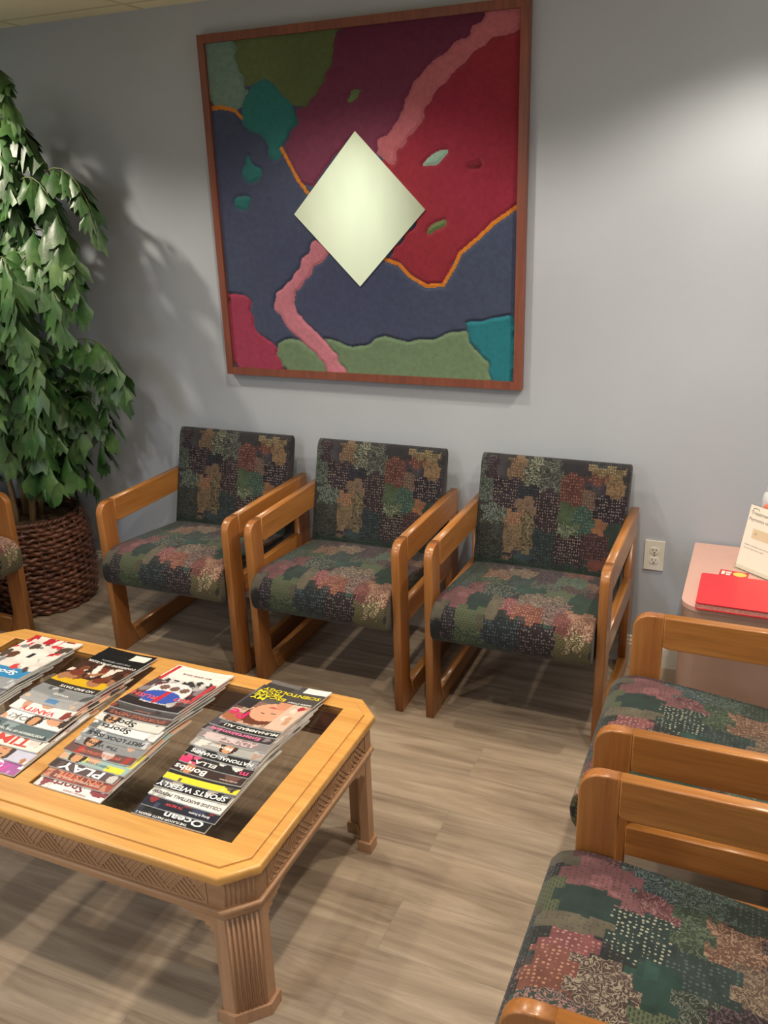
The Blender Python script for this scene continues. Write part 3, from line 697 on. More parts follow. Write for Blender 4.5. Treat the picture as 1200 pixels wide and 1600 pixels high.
for sx, sy in ((1, -1), (1, 1), (-1, 1), (-1, -1)):
    # plan of a leg in a frame whose corner points to (+,+)
    def outline(ins, ret, thick):
        w, d = TW - ins, TD - ins; c = CHF - ins * .586
        return [(w - c, d), (w, d - c), (w, d - c - ret), (w - thick, d - c - ret), (w - thick * .9, d - c - thick * .35), (w - c - thick * .35, d - thick * .9), (w - c - ret, d - thick), (w - c - ret, d)]
    def mir(p):
        q = [(x * sx, y * sy) for x, y in p]; return q if sx * sy > 0 else q[::-1]
    bm = bmesh.new(); prism(bm, mir(outline(0.016, 0.030, 0.026)), 0.028, 0.412)
    lg = bm_obj('leg', bm, M['maple_z'], tab, False, 0.0015, 1)
    bm = bmesh.new(); prism(bm, mir(outline(0.008, 0.042, 0.040)), 0.0, 0.032)
    bm_obj('foot', bm, M['maple_z'], lg, False, 0.006, 2)
    # flutes on the chamfered face
    bm = bmesh.new(); w, d = TW - .016, TD - .016; c = CHF - .016 * .586
    A = Vector((w - c, d, 0)); B = Vector((w, d - c, 0)); nrm = Vector((s2, s2, 0))
    for k in range(7):
        p = A.lerp(B, (k + .75) / 7.5)
        for za, zb in ((0.034, 0.298), (0.334, 0.398)):
            bmt = [p + nrm * 0.000]
            q0 = Vector((p.x * sx, p.y * sy, za)); q1 = Vector((p.x * sx, p.y * sy, zb)); tube(bm, [q0, q1], 0.0036, 8)
    bm_obj('fluting', bm, M['maple_z'], lg, True)
    # stepped brackets under the rails
    for ax in (0, 1):
        bm = bmesh.new()
        if ax == 0: x1 = TW - .016 - c - .030; y = TD - .016
        else: x1 = TD - .016 - c - .030; y = TW - .016
        for k, (ln, dz) in enumerate(((.075, .010), (.058, .018), (.044, .026), (.022, .036), (.010, .048))):
            a0, a1 = x1 - ln, x1 + .002; b0, b1 = y - .020, y - .0005 * (k + 1)
            if ax: a0, a1, b0, b1 = b0, b1, a0, a1
            xs_ = sorted((a0 * sx, a1 * sx)); ys_ = sorted((b0 * sy, b1 * sy)); box(bm, xs_[0], xs_[1], ys_[0], ys_[1], 0.302 - dz, 0.3005)
        bm_obj('bracket', bm, M['apron'], lg)

# ============================================================ MAGAZINES
def tprint(col): 
    k = 'ink_' + col
    if k not in M: M[k] = plain('printed_ink_' + col, col, 0.45, var=0.0)
    return M[k]
M['pages'] = NT('page_block').set(Roughness=0.8).m
def _pg():
    m = NT('page_block_edges'); mp = m.coord((1, 1, 1)); w = m.n('ShaderNodeTexWave', wave_type='BANDS', bands_direction='Z', inp={'Scale': 900, 'Distortion': 1.0, 'Detail': 1})
    m.l(mp, 'Vector', w, 'Vector'); n = m.noise(m.coord((2, 2, 160)), 1, 2)
    r = m.ramp(n, 'Fac', [(0.3, lin('a8a49c')), (0.5, lin('e6e2da')), (0.75, lin('8c8a88'))]); m.base(r, 'Color'); m.set(Roughness=0.7); return m.m
M['pages'] = _pg()
NXC, NYC = 50, 66
def canvas(col):
    a = np.zeros((NXC, NYC, 3)); a[:] = lin(col); return a
GX, GY = np.meshgrid((np.arange(NXC) + .5) / NXC, (np.arange(NYC) + .5) / NYC, indexing='ij')   # gx: 0 = image left, gy: 0 = near edge (masthead)
def rectc(a, x0, x1, y0, y1, c): a[(GX >= x0) & (GX < x1) & (GY >= y0) & (GY < y1)] = lin(c)
def ell(a, cx, cy, rx, ry, c, ang=0):
    dx, dy = GX - cx, GY - cy; ca, sa = math.cos(ang), math.sin(ang)
    a[((dx * ca + dy * sa) / rx) ** 2 + ((-dx * sa + dy * ca) / ry) ** 2 < 1] = lin(c)
def blobs(a, pal, n, rs, y0=.12, y1=1.0, s=.1):
    for _ in range(n):
        ell(a, rs.rand(), y0 + (y1 - y0) * rs.rand(), s * (.4 + rs.rand()), s * (.3 + .8 * rs.rand()), pal[rs.randint(len(pal))], rs.rand() * 3)
def facec(a, cx, cy, s, skin='c99070', hair='3a2418', flip=1):
    ell(a, cx, cy + .01, s * 1.35, s * 1.15, hair); ell(a, cx, cy, s * .82, s * .86, skin)
    for d in (-1, 1): ell(a, cx + d * s * .33, cy + flip * s * .12, s * .14, s * .07, '2a1a14')
    ell(a, cx, cy - flip * s * .42, s * .22, s * .08, 'a83c3c'); ell(a, cx, cy - flip * s * .1, s * .07, s * .14, 'b87c5e')
# each: near-edge colour story (bg, photo palette, photo start), texts = (string, colour, size m, distance from near edge m, x shift, x squeeze)
PILES = []
PILES.append(dict(cx=[-.390, -.384], w=.200, y0=-1.843, y1=-1.508, where='right-hand row', group='magazines in the right-hand row', mags=[
 ('15151a', ['2a2c3a', '4a3a3a'], [('Ocean', 'f4f4f4', .024, .020, .03, 1.5), ('THE PLAYOFF PARTY: SEASON 2', 'e8e8e8', .0085, .006, -.02, 1.0)], 'bottom magazine of right-hand row, black cover with white title lines'),
 ('1c1f30', ['3a3f5a', '8a2c34'], [('Bring it home', 'd8d8e0', .009, .012, .05, 1), ('TV NOW', 'd84040', .010, .018, -.02, 1)], 'dark navy magazine just above the bottom of right-hand row'),
 ('ece9e2', ['d8d4cc', 'b8b4b0'], [('COLLEGE BASKETBALL PREVIEW', '3a3a44', .0125, .014, 0, .98)], 'white magazine reading college basketball preview in right-hand row'),
 ('1d1d20', ['6a6a70', 'b0a8a0'], [('SPORTS WEEKLY', 'f2f2f2', .020, .013, -.01, 1.15)], 'black magazine with slanted white sports title in right-hand row'),
 ('e9d83a', ['3a3430', '6a5a50'], [('Y', 'f4f0d8', .010, .008, .06, 1)], 'magazine with a bright yellow strip in right-hand row'),
 ('3a2a28', ['c98a62', '6a4a40'], [('Bombs', 'f0ece8', .024, .013, -.05, 1.2), ('All-Star Fathers', 'c8b8b0', .007, .008, .06, 1)], 'dark brown magazine with an orange face and white script in right-hand row'),
 ('2a2426', ['d8d4d0', 'd8507a'], [('ELLA', 'e8e4e0', .016, .012, -.03, 1.6), ('m', 'e84a78', .022, .010, .078, 1.3)], 'dark magazine with a pink letter at its corner in right-hand row'),
 ('1e1e20', ['8c8c90', 'c8c4c0'], [('NATIONAL CHAMPS', 'f0f0ee', .0155, .013, 0, 1.1)], 'black magazine reading national champs in right-hand row'),
 ('a8a6a4', ['d8d4ce', 'b09080'], [('Motor', 'e8e4e0', .014, .016, -.02, 1.6)], 'grey magazine with small faces along its strip in right-hand row'),
 ('8a8486', ['c8c0c0', 'a88890'], [('ADDITION', 'f0b8b8', .026, .016, -.01, 1.05)], 'grey magazine with large pale pink capitals in right-hand row'),
 ('3a3638', ['5a5054', '8a7a80'], [('Entertainment', 'e87aa8', .020, .015, -.01, 1.12)], 'dark magazine with a pink entertainment title in right-hand row'),
 ('232428', ['4a4a50', '6a6a70'], [('MUHAMMAD ALI', 'e8e6dc', .016, .014, .02, 1.15)], 'dark magazine reading muhammad ali second from top of right-hand row'),
 ('b8948a', 'people', [], 'top magazine of right-hand row, face of a person and bold yellow headline'),
]))
PILES.append(dict(cx=[-.683, -.680], w=.203, y0=-1.845, y1=-1.530, where='third row', group='magazines in the row beside the wooden divider', mags=[
 ('efeae6', ['d8d0cc', '8a3c44'], [('Sports', '7a2838', .030, .024, -.02, 1.2), ('STARSONLY CANADA', 'a05a60', .006, .006, .02, 1)], 'bottom white magazine with maroon title in the row beside the divider'),
 ('a05044', ['7a4038', 'c08a70'], [('COLTS ETC', 'e88a6a', .020, .022, .0, 1.2), ('POWER RANKINGS SPECIAL ISSUE', 'e8c8b8', .008, .010, 0, 1)], 'red brown magazine with orange lettering in the row beside the divider'),
 ('5a4a4c', ['c8c4c0', '3a2c2c'], [('PLAY', 'f4f4f2', .032, .016, -.01, 1.6)], 'dark magazine with big white capitals in the row beside the divider'),
 ('9cb8b4', ['d8a888', 'e8dc58'], [('THERE IS HOPE', '5a7a7c', .010, .013, .01, 1)], 'pale teal magazine with faces and yellow corner in the row beside the divider'),
 ('6a4a48', ['c8c0bc', 'a83c34'], [('SPORTS ILLUSTRATED', 'd87058', .012, .014, 0, .95)], 'brown magazine with red orange letters in the row beside the divider'),
 ('8a8c90', ['b8b8bc', 'c8a088'], [('The Wire', '3a3c44', .016, .013, -.02, 1.3)], 'grey magazine with a small face in the row beside the divider'),
 ('8c9298', ['5a6068', 'c8ccd0'], [('FIRST LOOK ISSUE', '1e2024', .018, .014, .0, 1.08)], 'grey magazine reading first look issue in the row beside the divider'),
 ('f0eeea', ['6a6e70', 'd8d4d0'], [('Sports', '22242a', .024, .017, -.03, 1.3)], 'bright white magazine with black title in the row beside the divider'),
 ('dcd8d2', ['c8906c', '8a8a8c'], [('Sports', '22242a', .026, .014, -.03, 1.3)], 'pale magazine with a face beside its black title in the row beside the divider'),
 ('5a4240', ['8a4a40', '3a2c2c'], [('SPORTING NEWS', 'b06a58', .018, .013, 0, 1.1)], 'dark magazine with rust coloured letters in the row beside the divider'),
 ('4a4648', ['8a4a40', '3a2c2c'], [('Illustrated', 'a8706a', .010, .008, 0, 1.1)], 'dark magazine directly under the football helmet cover'),
 ('2c2426', 'helmet', [], 'top magazine with a blue and white football helmet on its cover'),
]))
PILES.append(dict(cx=[-.944, -.968], w=.198, y0=-1.843, y1=-1.516, where='second row', group='magazines left of the wooden divider', mags=[
 ('f2ecf0', ['c88ac0', 'a85aa0'], [('PEOPLE', 'd84aa8', .030, .020, -.01, 1.3)], 'bottom magazine left of the divider, white with magenta capitals'),
 ('c8c8dc', ['b87a50', 'f0eef0'], [], 'magazine with a large face on lilac ground left of the divider'),
 ('eee6dc', ['3a2420', 'd8cfc6'], [('TIME', 'c83c34', .040, .026, -.02, 1.5)], 'cream magazine with large red capitals left of the divider'),
 ('5a6c70', ['3a4a50', '8a9a9c'], [('SPORTSPERSON OF THE YEAR', 'e8ece8', .0105, .012, 0, 1)], 'dark teal magazine with white lettering left of the divider'),
 ('f2f0ee', ['3a2c28', 'd8a080'], [('OK!', '8a8684', .024, .018, -.05, 1.4)], 'white magazine with a dark haired face left of the divider'),
 ('f0e8e6', ['8a3a34', 'c89a80'], [('VANITY', 'e03c40', .022, .013, -.01, 1.3)], 'white magazine with a bold red title left of the divider'),
 ('a8a8aa', ['8a98a8', 'd8b8a0'], [], 'grey magazine with a pale blue patch left of the divider'),
 ('8c8e90', ['5a5a5e', 'c8c8cc'], [('Weekly', 'e8e8e8', .012, .010, 0, 1.3)], 'grey magazine directly under the yellow banded cover'),
 ('2a1e1a', 'players', [], 'top magazine with players over a yellow band and black upper half'),
]))
PILES.append(dict(cx=[-1.235, -1.235], w=.200, y0=-1.800, y1=-1.530, where='leftmost row', group='magazines in the leftmost row', mags=[
 ('8c8e90', ['6a6a70', 'b8b8bc'], [('Golf', 'e8e8e8', .02, .014, 0, 1.3)], 'bottom grey magazine of the leftmost row'),
 ('b8b8ba', ['8a8a8e', 'd8d8d8'], [('Travel', '4a4a50', .02, .014, 0, 1.3)], 'light grey magazine near bottom of the leftmost row'),
 ('5c6068', ['3a3c44', '8a8c94'], [('Racing', 'd8d8dc', .02, .014, 0, 1.3)], 'slate magazine in middle of the leftmost row'),
 ('a8a4a2', ['6a6a70', 'd8d4d0'], [('Health', '3a3a40', .02, .014, 0, 1.3)], 'warm grey magazine in middle of the leftmost row'),
 ('70747c', ['3a3c44', 'b8bcc4'], [('Field', 'e0e0e4', .02, .014, 0, 1.3)], 'dark grey magazine third from top of the leftmost row'),
 ('9a9ca0', ['5a5c64', 'c8ccd0'], [('Season', 'f0f0f0', .02, .012, 0, 1.3)], 'grey magazine directly under the red and white football cover'),
 ('3a8ac0', 'football', [], 'top magazine of leftmost row, red and white football player with blue strip'),
]))
TT = 0.0042; ZT = 0.4305
for pi_, P in enumerate(PILES):
    rs = np.random.RandomState(11 + pi_)
    NYG = 400; ys = np.linspace(-2.0, -1.0, NYG); S = np.full(NYG, ZT)
    nm_ = len(P['mags'])
    for k, (bg, pal, texts, lab) in enumerate(P['mags']):
        f = k / (nm_ - 1); ynear = P['y0'] + (P['y1'] - P['y0']) * f; Lm = 0.268 if k < nm_ - 1 else 0.270
        w = P['w'] * (0.985 if isinstance(pal, str) else 1.0) + rs.uniform(-.004, .002); cx = P['cx'][0] + (P['cx'][1] - P['cx'][0]) * f + rs.uniform(-.005, .005)
        if isinstance(pal, str): w *= .96
        th = TT * rs.uniform(.8, 1.15)
        sel = (ys >= ynear - 1e-6) & (ys <= ynear + Lm); ysel = ys[sel]; Ssel = S[sel]
        H = np.max(Ssel[None, :] - 0.22 * np.abs(ysel[:, None] - ysel[None, :]), axis=1)
        Hs = np.convolve(np.pad(H, 6, mode='edge'), np.ones(13) / 13, 'valid'); H = np.maximum(H, Hs)
        H += 0.0003
        S[sel] = H + th
        zf = lambda y, ysel=ysel, H=H: float(np.interp(y, ysel, H))
        root = tag(empty('magazine', (cx, ynear, zf(ynear))), lab + (' on the coffee table' if len(lab.split()) < 11 else ''), 'magazine', P['group'])
        z00 = zf(ynear)
        rot = rs.uniform(-.022, .022)
        cl = 0.0040 * min(1, k / 5)
        curl = lambda x, w=w, cl=cl: cl * (2 * x / w) ** 2
        # page block
        ny = NYC; gy = np.linspace(0, Lm, ny + 1); gz = np.array([zf(ynear + v) - z00 for v in gy])
        gx = np.linspace(-w / 2, w / 2, NXC + 1)
        bulge = 0.0012 * np.exp(-((gy - .012) / .02) ** 2)
        prof = np.concatenate([np.stack([gy, gz], 1), np.stack([gy[::-1], (gz + th - .0003)[::-1]], 1)])
        bm = bmesh.new(); st = 3; xs_ = [w * (q / 8 - .5) for q in range(9)]
        lo = [[bm.verts.new((x, gy[j], gz[j] + curl(x))) for j in range(0, ny + 1, st)] for x in xs_]
        hi = [[bm.verts.new((x, gy[j], gz[j] + th - .0004 + curl(x))) for j in range(0, ny + 1, st)] for x in xs_]
        m = len(lo[0])
        for q in range(8):
            for j in range(m - 1):
                bm.faces.new((lo[q][j], lo[q][j + 1], lo[q + 1][j + 1], lo[q + 1][j])); bm.faces.new((hi[q][j], hi[q + 1][j], hi[q + 1][j + 1], hi[q][j + 1]))
            for j in (0, m - 1): bm.faces.new((lo[q][j], lo[q + 1][j], hi[q + 1][j], hi[q][j]))
        for q in (0, 8):
            for j in range(m - 1): bm.faces.new((lo[q][j], hi[q][j], hi[q][j + 1], lo[q][j + 1]))
        pg = bm_obj('page_block', bm, M['pages'], root)
        a = canvas(bg)
        if pal == 'people':
            rectc(a, 0, 1, 0, .08, 'c9a48e'); rectc(a, 0, 1, .08, .55, '8a6a5c'); rectc(a, 0, 1, .48, 1, '5c5652'); blobs(a, ['a88a78', '6a5048', 'c8b0a0'], 26, rs, .0, .3, .12)
            rectc(a, .0, .22, .3, 1, '2c2a2c'); ell(a, .16, .10, .18, .10, 'a86a48')
            ell(a, .58, .30, .38, .24, '6a3a26', .4); ell(a, .55, .33, .29, .20, 'e0a484', .2); ell(a, .62, .54, .12, .14, 'd09070')
            for e in ((.45, .28), (.60, .31)): ell(a, e[0], e[1], .035, .012, '2a1a18')
            ell(a, .50, .42, .06, .018, 'b8484c'); rectc(a, .70, 1, .02, .70, 'd8bca8');
            for q in range(9): ell(a, .86 + .08 * rs.randn(), .1 + .55 * rs.rand(), .05, .05, ['b03038', 'e8d8c8', 'c89878'][q % 3])
            rectc(a, .0, .45, .58, 1, '3a3634'); rectc(a, .45, 1, .58, 1, '4a4644'); rectc(a, .60, 1, .88, 1.0, 'f4f2ea'); rectc(a, 0, .5, .92, 1, '6e6a68')
            texts = [('MY', 'f0dc20', .022, .150, -.080, 1.2), ('ESCAPE', 'f0dc20', .022, .170, -.060, 1.15), ('FROM', 'f0dc20', .022, .190, -.060, 1.15), ('SCIENTOLOGY', 'f0dc20', .022, .212, .0, 1.1),
                     ('Pe', 'd8286c', .050, .045, -.066, 1.0), ('INSIDE STORY', 'f4f4f0', .010, .165, .050, 1)]
        elif pal == 'helmet':
            rectc(a, 0, 1, .0, .16, '2c2426'); rectc(a, 0, 1, .14, .62, '54484a'); blobs(a, ['8a8488', '3a2c30', 'b8b4b4', '6a3438'], 46, rs, .16, .62, .09)
            rectc(a, 0, 1, .66, 1, 'f1ede8'); blobs(a, ['3a3436', 'd8d4d0'], 18, rs, .60, .72, .05)
            ell(a, .46, .36, .33, .25, 'e8e8ea'); ell(a, .44, .25, .31, .15, '3a58b8'); 
            w_ = (np.abs(GX - .46) < .045) & (GY > .10) & (GY < .40); a[w_] = lin('c83040')
            for q in range(3):
                ell(a, .30 + q * .17, .47, .075, .055, '7a5a50')
            rectc(a, .02, .08, .60, .98, 'c83038'); rectc(a, .90, .98, .30, .70, 'c84048')
            texts = [('CLASH OF TITANS', 'f4f4f4', .009, .030, 0, 1.2), ('RUSH', 'e8585c', .026, .058, -.055, 1.1), ('PRO', 'e8585c', .026, .072, .065, 1.1), ('BIG GAME ISSUE', '8a3438', .010, .225, 0, 1.2)]
        elif pal == 'players':
            rectc(a, 0, 1, 0, .10, '3a3230'); rectc(a, 0, 1, .10, .28, 'e0b428'); rectc(a, 0, 1, .26, .64, '4a2e24'); rectc(a, 0, 1, .64, 1, '17171a')
            blobs(a, ['7a4a34', 'a8785a', '3a241c', 'e8dcd0'], 30, rs, .22, .6, .08)
            for q, (ex, ey) in enumerate(((.2, .26), (.72, .20), (.48, .42))): ell(a, ex, ey, .10, .07, 'b07a58'); ell(a, ex, ey + .09, .13, .07, '7a3c2c')
            ell(a, .40, .50, .05, .12, 'f0ece6', .5); ell(a, .68, .46, .05, .10, 'e8e0d6', -.4); rectc(a, .60, .92, .84, .97, 'f4f2ea')
            texts = [('CONFESSIONS OF AN ELDER', 'e8e8e4', .0135, .176, 0, 1.0), ('THE LAST SEASON', 'a8a8a8', .011, .195, 0, 1.05), ('NO BAD DAYS', 'f4f4f0', .014, .012, .02, 1.15)]
        elif pal == 'football':
            rectc(a, 0, 1, 0, .22, '3a90c8'); rectc(a, 0, .3, .02, .12, '8a8c90'); rectc(a, 0, 1, .22, 1, 'e8e2da')
            blobs(a, ['c02c38', 'f0ece6', '8a8a90', 'd84a50', 'f4f0ea', '5a4a44'], 60, rs, .22, 1.0, .09)
            ell(a, .5, .55, .26, .18, 'f2efe9'); rectc(a, .46, .54, .48, .60, '30303a'); ell(a, .2, .5, .08, .08, '6a4434'); rectc(a, .62, .95, .86, .97, 'f6f4ee')
            texts = [('Sports', 'f4f4f4', .03, .03, 0, 1.3)]
        else:
            rectc(a, 0, 1, .16, 1, pal[0]); blobs(a, pal + [bg], 30, rs, .14, 1, .14)
            n_b = 5 if rs.rand() < .6 else 0
            sub = a.copy(); blobs(sub, pal, 6 + n_b, rs, -.02, .14, .07)
            edge_w = (GX < .25) | (GX > .86)
            a[edge_w] = sub[edge_w]
            if 'face' in lab:
                fx = .22 if 'beside' in lab or 'orange' in lab else .5
                facec(a, fx, .07, .085 if 'large' not in lab else .14, pal[0] if 'orange' in lab else 'd0986e', '3a2418', -1)
            if 'blue patch' in lab: rectc(a, .4, .6, .03, .1, '5a88b8')
            if 'yellow corner' in lab: rectc(a, .68, .95, 0, .08, 'e8dc48')
            if 'yellow strip' in lab: rectc(a, 0, 1, .07, .2, '1d1d20')
            if 'pink letter' in lab: rectc(a, .0, .14, .0, .08, 'd83c70')
        CX, CY = np.meshgrid(gx, gy, indexing='ij'); CZ = (gz + th)[None, :] + curl(CX)
        # keep wrinkles tiny; cover lies on the pages
        me = grid_mesh('cover', CX, CY, CZ, a)
        link('cover', me, M['cover'], root, True)
        for (s_, c_, size, dy, dx, sq) in texts:
            co, pl = text_mesh(s_, size * 1.12, sq, 0.022)
            if len(pl) == 0: continue
            wd = np.ptp(co[:, 0]); mxw = w * .94
            if wd > mxw: co[:, 0] *= mxw / wd
            x = -co[:, 0]; x = x - (x.max() + x.min()) / 2; hw_ = np.ptp(x) / 2; lim = w / 2 - .003
            x = x + max(-lim + hw_, min(lim - hw_, dx)); y = dy - co[:, 1]
            x = np.clip(x, -w / 2 + .003, w / 2 - .003); y = np.clip(y, .0015, Lm - .002)
            z = np.interp(y, gy, gz) + th + 0.0005 + curl(x)
            tm = bpy.data.meshes.new('cover_lettering'); tm.from_pydata(np.stack([x, y, z], 1).tolist(), [], pl); tm.update()
            link('cover_lettering', tm, tprint(c_), root)
        root.rotation_euler = (0, 0, rot)

# ============================================================ POTTED PALM IN WOVEN BASKET
PX, PY = -2.27, -0.32
palm = tag(empty('potted_palm', (PX, PY, 0)), 'leafy green fishtail palm in a dark woven basket in the left corner', 'plant')
M['wicker'] = wood('dark_wicker', '4a2c20', '7c4e38', 0, 1.5, 0.4, 0.2)
M['soil'] = plain('dry_moss_and_soil', '5a4632', 0.95, var=0.5, nscale=60)
M['trunk'] = wood('pale_cane', '8a7050', 'b49a74', 2, 1.2, 0.6, 0.0)
def leafmat():
    m = NT('palm_leaflets'); n1 = m.noise(m.coord(), 7, 3); n2 = m.noise(m.coord(), 60, 3)
    r = m.ramp(n1, 'Fac', [(0.3, lin('21401b')), (0.5, lin('3c6430')), (0.75, lin('68884c'))])
    r2 = m.ramp(n2, 'Fac', [(0.3, (0.8,) * 3), (0.7, (1.1,) * 3)]); mx = m.mix(.8, (r, 'Color'), (r2, 'Color'), 'MULTIPLY')
    m.base(mx, 2); m.set(Roughness=0.42); m.b.inputs['Specular IOR Level'].default_value = 0.6
    m.bump(n2, 'Fac', 0.25, 0.003); return m.m
M['leaf'] = leafmat(); M['rachis'] = plain('green_stalk', '6a7248', 0.5)
def br(z): # basket radius
    t = z / 0.42; return 0.205 + 0.045 * math.sin(PI * (0.12 + 0.72 * t)) - 0.02 * t
rows = 20; NA = 132
def strand_bm(rlist):
    bm = bmesh.new()
    for r_i in rlist:
        z = 0.012 + r_i * 0.0205; pts = []
        rj = random.uniform(-.002, .002)
        for k in range(NA):
            a = 2 * PI * k / NA; R = br(z) + rj + 0.007 * math.sin(22 * a + PI * (r_i % 2)); pts.append((R * math.cos(a), R * math.sin(a), z + 0.003 * math.sin(5 * a + r_i * 1.7) + 0.0025 * math.sin(44 * a)))
        tube(bm, pts, lambda t: 0.0105, 6, True)
    return bm
bk = bm_obj('basket', strand_bm(range(rows)), M['wicker'], palm, True)
bm = bmesh.new()
for k in range(22):
    a = 2 * PI * (k + .5) / 22; tube(bm, [((br(z) + .001) * math.cos(a), (br(z) + .001) * math.sin(a), z) for z in np.linspace(0.004, 0.425, 10)], 0.006, 6)
bm_obj('stakes', bm, M['wicker'], bk, True)
bm = bmesh.new()
for q in range(2):
    tube(bm, [((br(.42) + .004 * math.cos(30 * a + q * PI)) * math.cos(a), (br(.42) + .004 * math.cos(30 * a + q * PI)) * math.sin(a), .424 + .004 * math.sin(30 * a + q * PI)) for a in [2 * PI * k / 180 for k in range(180)]], .008, 6, True)
bm_obj('rim', bm, M['wicker'], bk, True)
bm = bmesh.new(); lathe(bm, [(br(.0) - .02, .01), (br(.2) - .015, .2), (br(.36) - .013, .385), (.12, .392), (.03, .397)], 40)
so = bm_obj('soil', bm, M['soil'], palm, True)
canes = [((.03, -.03), (.10, -.02, 1.25), .016), ((-.06, .03), (-.10, .0, 1.9), .018), ((.0, .06), (.02, .05, 1.6), .014), ((-.02, -.07), (-.06, -.10, 1.4), .013)]
for (x, y), top, rr_ in canes:
    bm = bmesh.new(); pts = []
    for i in range(14):
        t = i / 13; pts.append((x + (top[0] - x) * t + .01 * math.sin(t * 9), y + (top[1] - y) * t, .38 + (top[2] - .38) * t))
    tube(bm, pts, lambda t, rr_=rr_: rr_ * (1 - .55 * t) * (1 + .12 * (abs((t * 12) % 1 - .5) < .12)), 8)
    bm_obj('cane', bm, M['trunk'], palm, True)
def leaflet(bm, p, d, nrm, L, spread, rs):
    """ragged fan-shaped leaflet: p base, d direction, nrm surface normal"""
    d = d.normalized(); nrm = (nrm - d * nrm.dot(d)).normalized(); sd = d.cross(nrm)
    NR = 9; NJ = 5; grid = []
    for i in range(NR):
        f = i / (NR - 1) * 2 - 1; ang = f * spread
        ln = L * (1 - .18 * abs(f)) * (rs.uniform(.80, 1.05) if i % 2 else rs.uniform(.66, .9))
        row = []
        for j in range(NJ + 1):
            t = j / NJ; r = ln * t
            q = p + d * (r * math.cos(ang * t ** .5)) + sd * (r * math.sin(ang) * (.35 + .65 * t)) + nrm * ((.003 if i % 2 else -.003) * t)
            q = q + Vector((0, 0, -1)) * (0.55 * r * r / L) + nrm * (-.25 * (f * f) * r * .5)
            row.append(bm.verts.new(q))
        grid.append(row)
    for i in range(NR - 1):
        for j in range(NJ): bm.faces.new((grid[i][j], grid[i][j + 1], grid[i + 1][j + 1], grid[i + 1][j]))
def frond(p0, p1, p2, n, L, seed):
    rs = random.Random(seed); p0, p1, p2 = map(Vector, (p0, p1, p2)); c = p1 * 2 - (p0 + p2) / 2
    B = lambda t: p0 * (1 - t) ** 2 + c * 2 * t * (1 - t) + p2 * t * t
    o_ = Vector((PX, PY, 0))
    bm = bmesh.new(); tube(bm, [B(i / 12) - o_ for i in range(13)], lambda t: .0038 * (1 - .6 * t), 5); rc = bm_obj('frond', bm, M['rachis'], palm, True)
    bm = bmesh.new()
    for k in range(n):
        t = .16 + .84 * (k / (n - 1)); q = B(min(t, 1)) - o_; tg_ = (B(min(t + .02, 1)) - B(t - .02)).normalized()
        side = tg_.cross(Vector((0, 0, 1)));
        side = side.normalized() if side.length > .05 else Vector((1, 0, 0))
        s = 1 if k % 2 else -1
        if k == n - 1: dirv = tg_ + Vector((0, 0, -.3))
        else: dirv = tg_ * rs.uniform(.5, .9) + side * s * rs.uniform(.5, 1.0) + Vector((0, 0, -rs.uniform(.25, .9)))
        up = Vector((rs.uniform(-.35, .35), rs.uniform(-.6, .1), 1))
        leaflet(bm, q, dirv, up, L * rs.uniform(.75, 1.15) * (1 - .25 * abs(t - .6)), rs.uniform(.55, .85), rs)
    bm_obj('leaflets', bm, M['leaf'], rc, True)
FR = [  # start, crest, tip
 ((-2.2, -.3, 1.45), (-1.90, -.3, 1.85), (-1.68, -.32, 1.68)), ((-2.2, -.35, 1.5), (-1.93, -.38, 1.83), (-1.74, -.40, 1.56)),
 ((-2.25, -.4, 1.30), (-1.90, -.4, 1.64), (-1.72, -.42, 1.42)), ((-2.2, -.45, 1.15), (-1.93, -.45, 1.54), (-1.76, -.48, 1.30)), ((-2.2, -.40, 1.25), (-1.98, -.52, 1.55), (-1.86, -.60, 1.34)),
 ((-2.2, -.35, .92), (-1.82, -.35, 1.22), (-1.62, -.35, 1.06)), ((-2.15, -.3, .88), (-1.84, -.28, 1.12), (-1.82, -.24, .84)),
 ((-2.2, -.3, .75), (-1.92, -.25, .96), (-1.90, -.22, .70)), ((-2.3, -.3, 1.85), (-2.08, -.3, 2.05), (-1.95, -.3, 1.94)),
 ((-2.3, -.4, 1.75), (-2.06, -.4, 1.94), (-1.96, -.42, 1.72)), ((-2.35, -.35, 1.9), (-2.10, -.35, 2.23), (-1.98, -.35, 2.12)),
 ((-2.25, -.3, 1.5), (-2.04, -.25, 1.76), (-1.94, -.22, 1.58)), ((-2.25, -.5, 1.0), (-1.98, -.52, 1.30), (-1.86, -.54, 1.05)),
 ((-2.3, -.45, .85), (-2.06, -.48, 1.12), (-1.96, -.5, .88)), ((-2.3, -.4, .70), (-2.12, -.42, .92), (-2.08, -.44, .70)),
 ((-2.3, -.35, .80), (-2.04, -.32, 1.02), (-1.96, -.3, .80)), ((-2.3, -.5, 1.35), (-2.06, -.55, 1.60), (-1.98, -.60, 1.36)), ((-2.3, -.5, .95), (-2.1, -.6, 1.2), (-2.05, -.66, .92)),
]
for i, f in enumerate(FR): frond(*f, 19, .125, 100 + i)
rs_ = random.Random(5)
for i in range(66):
    a = rs_.uniform(-PI, PI); z = rs_.uniform(.72, 2.0) if i % 2 else rs_.uniform(.70, 1.25); R = rs_.uniform(.16, .46) * (1 - .25 * (z - .8) / 1.2)
    dx, dy = math.cos(a), math.sin(a) * .62; ex, ey = PX + dx * R, PY + dy * R
    if ey > -.07: ey = -.08
    ex = max(ex, -2.62)
    frond((PX + dx * .03, PY + dy * .03, z - .18), (PX + dx * R * .6, min(PY + dy * R * .6, -.08), z + .06), (ex, ey, z - .16), 13, .125, 300 + i)

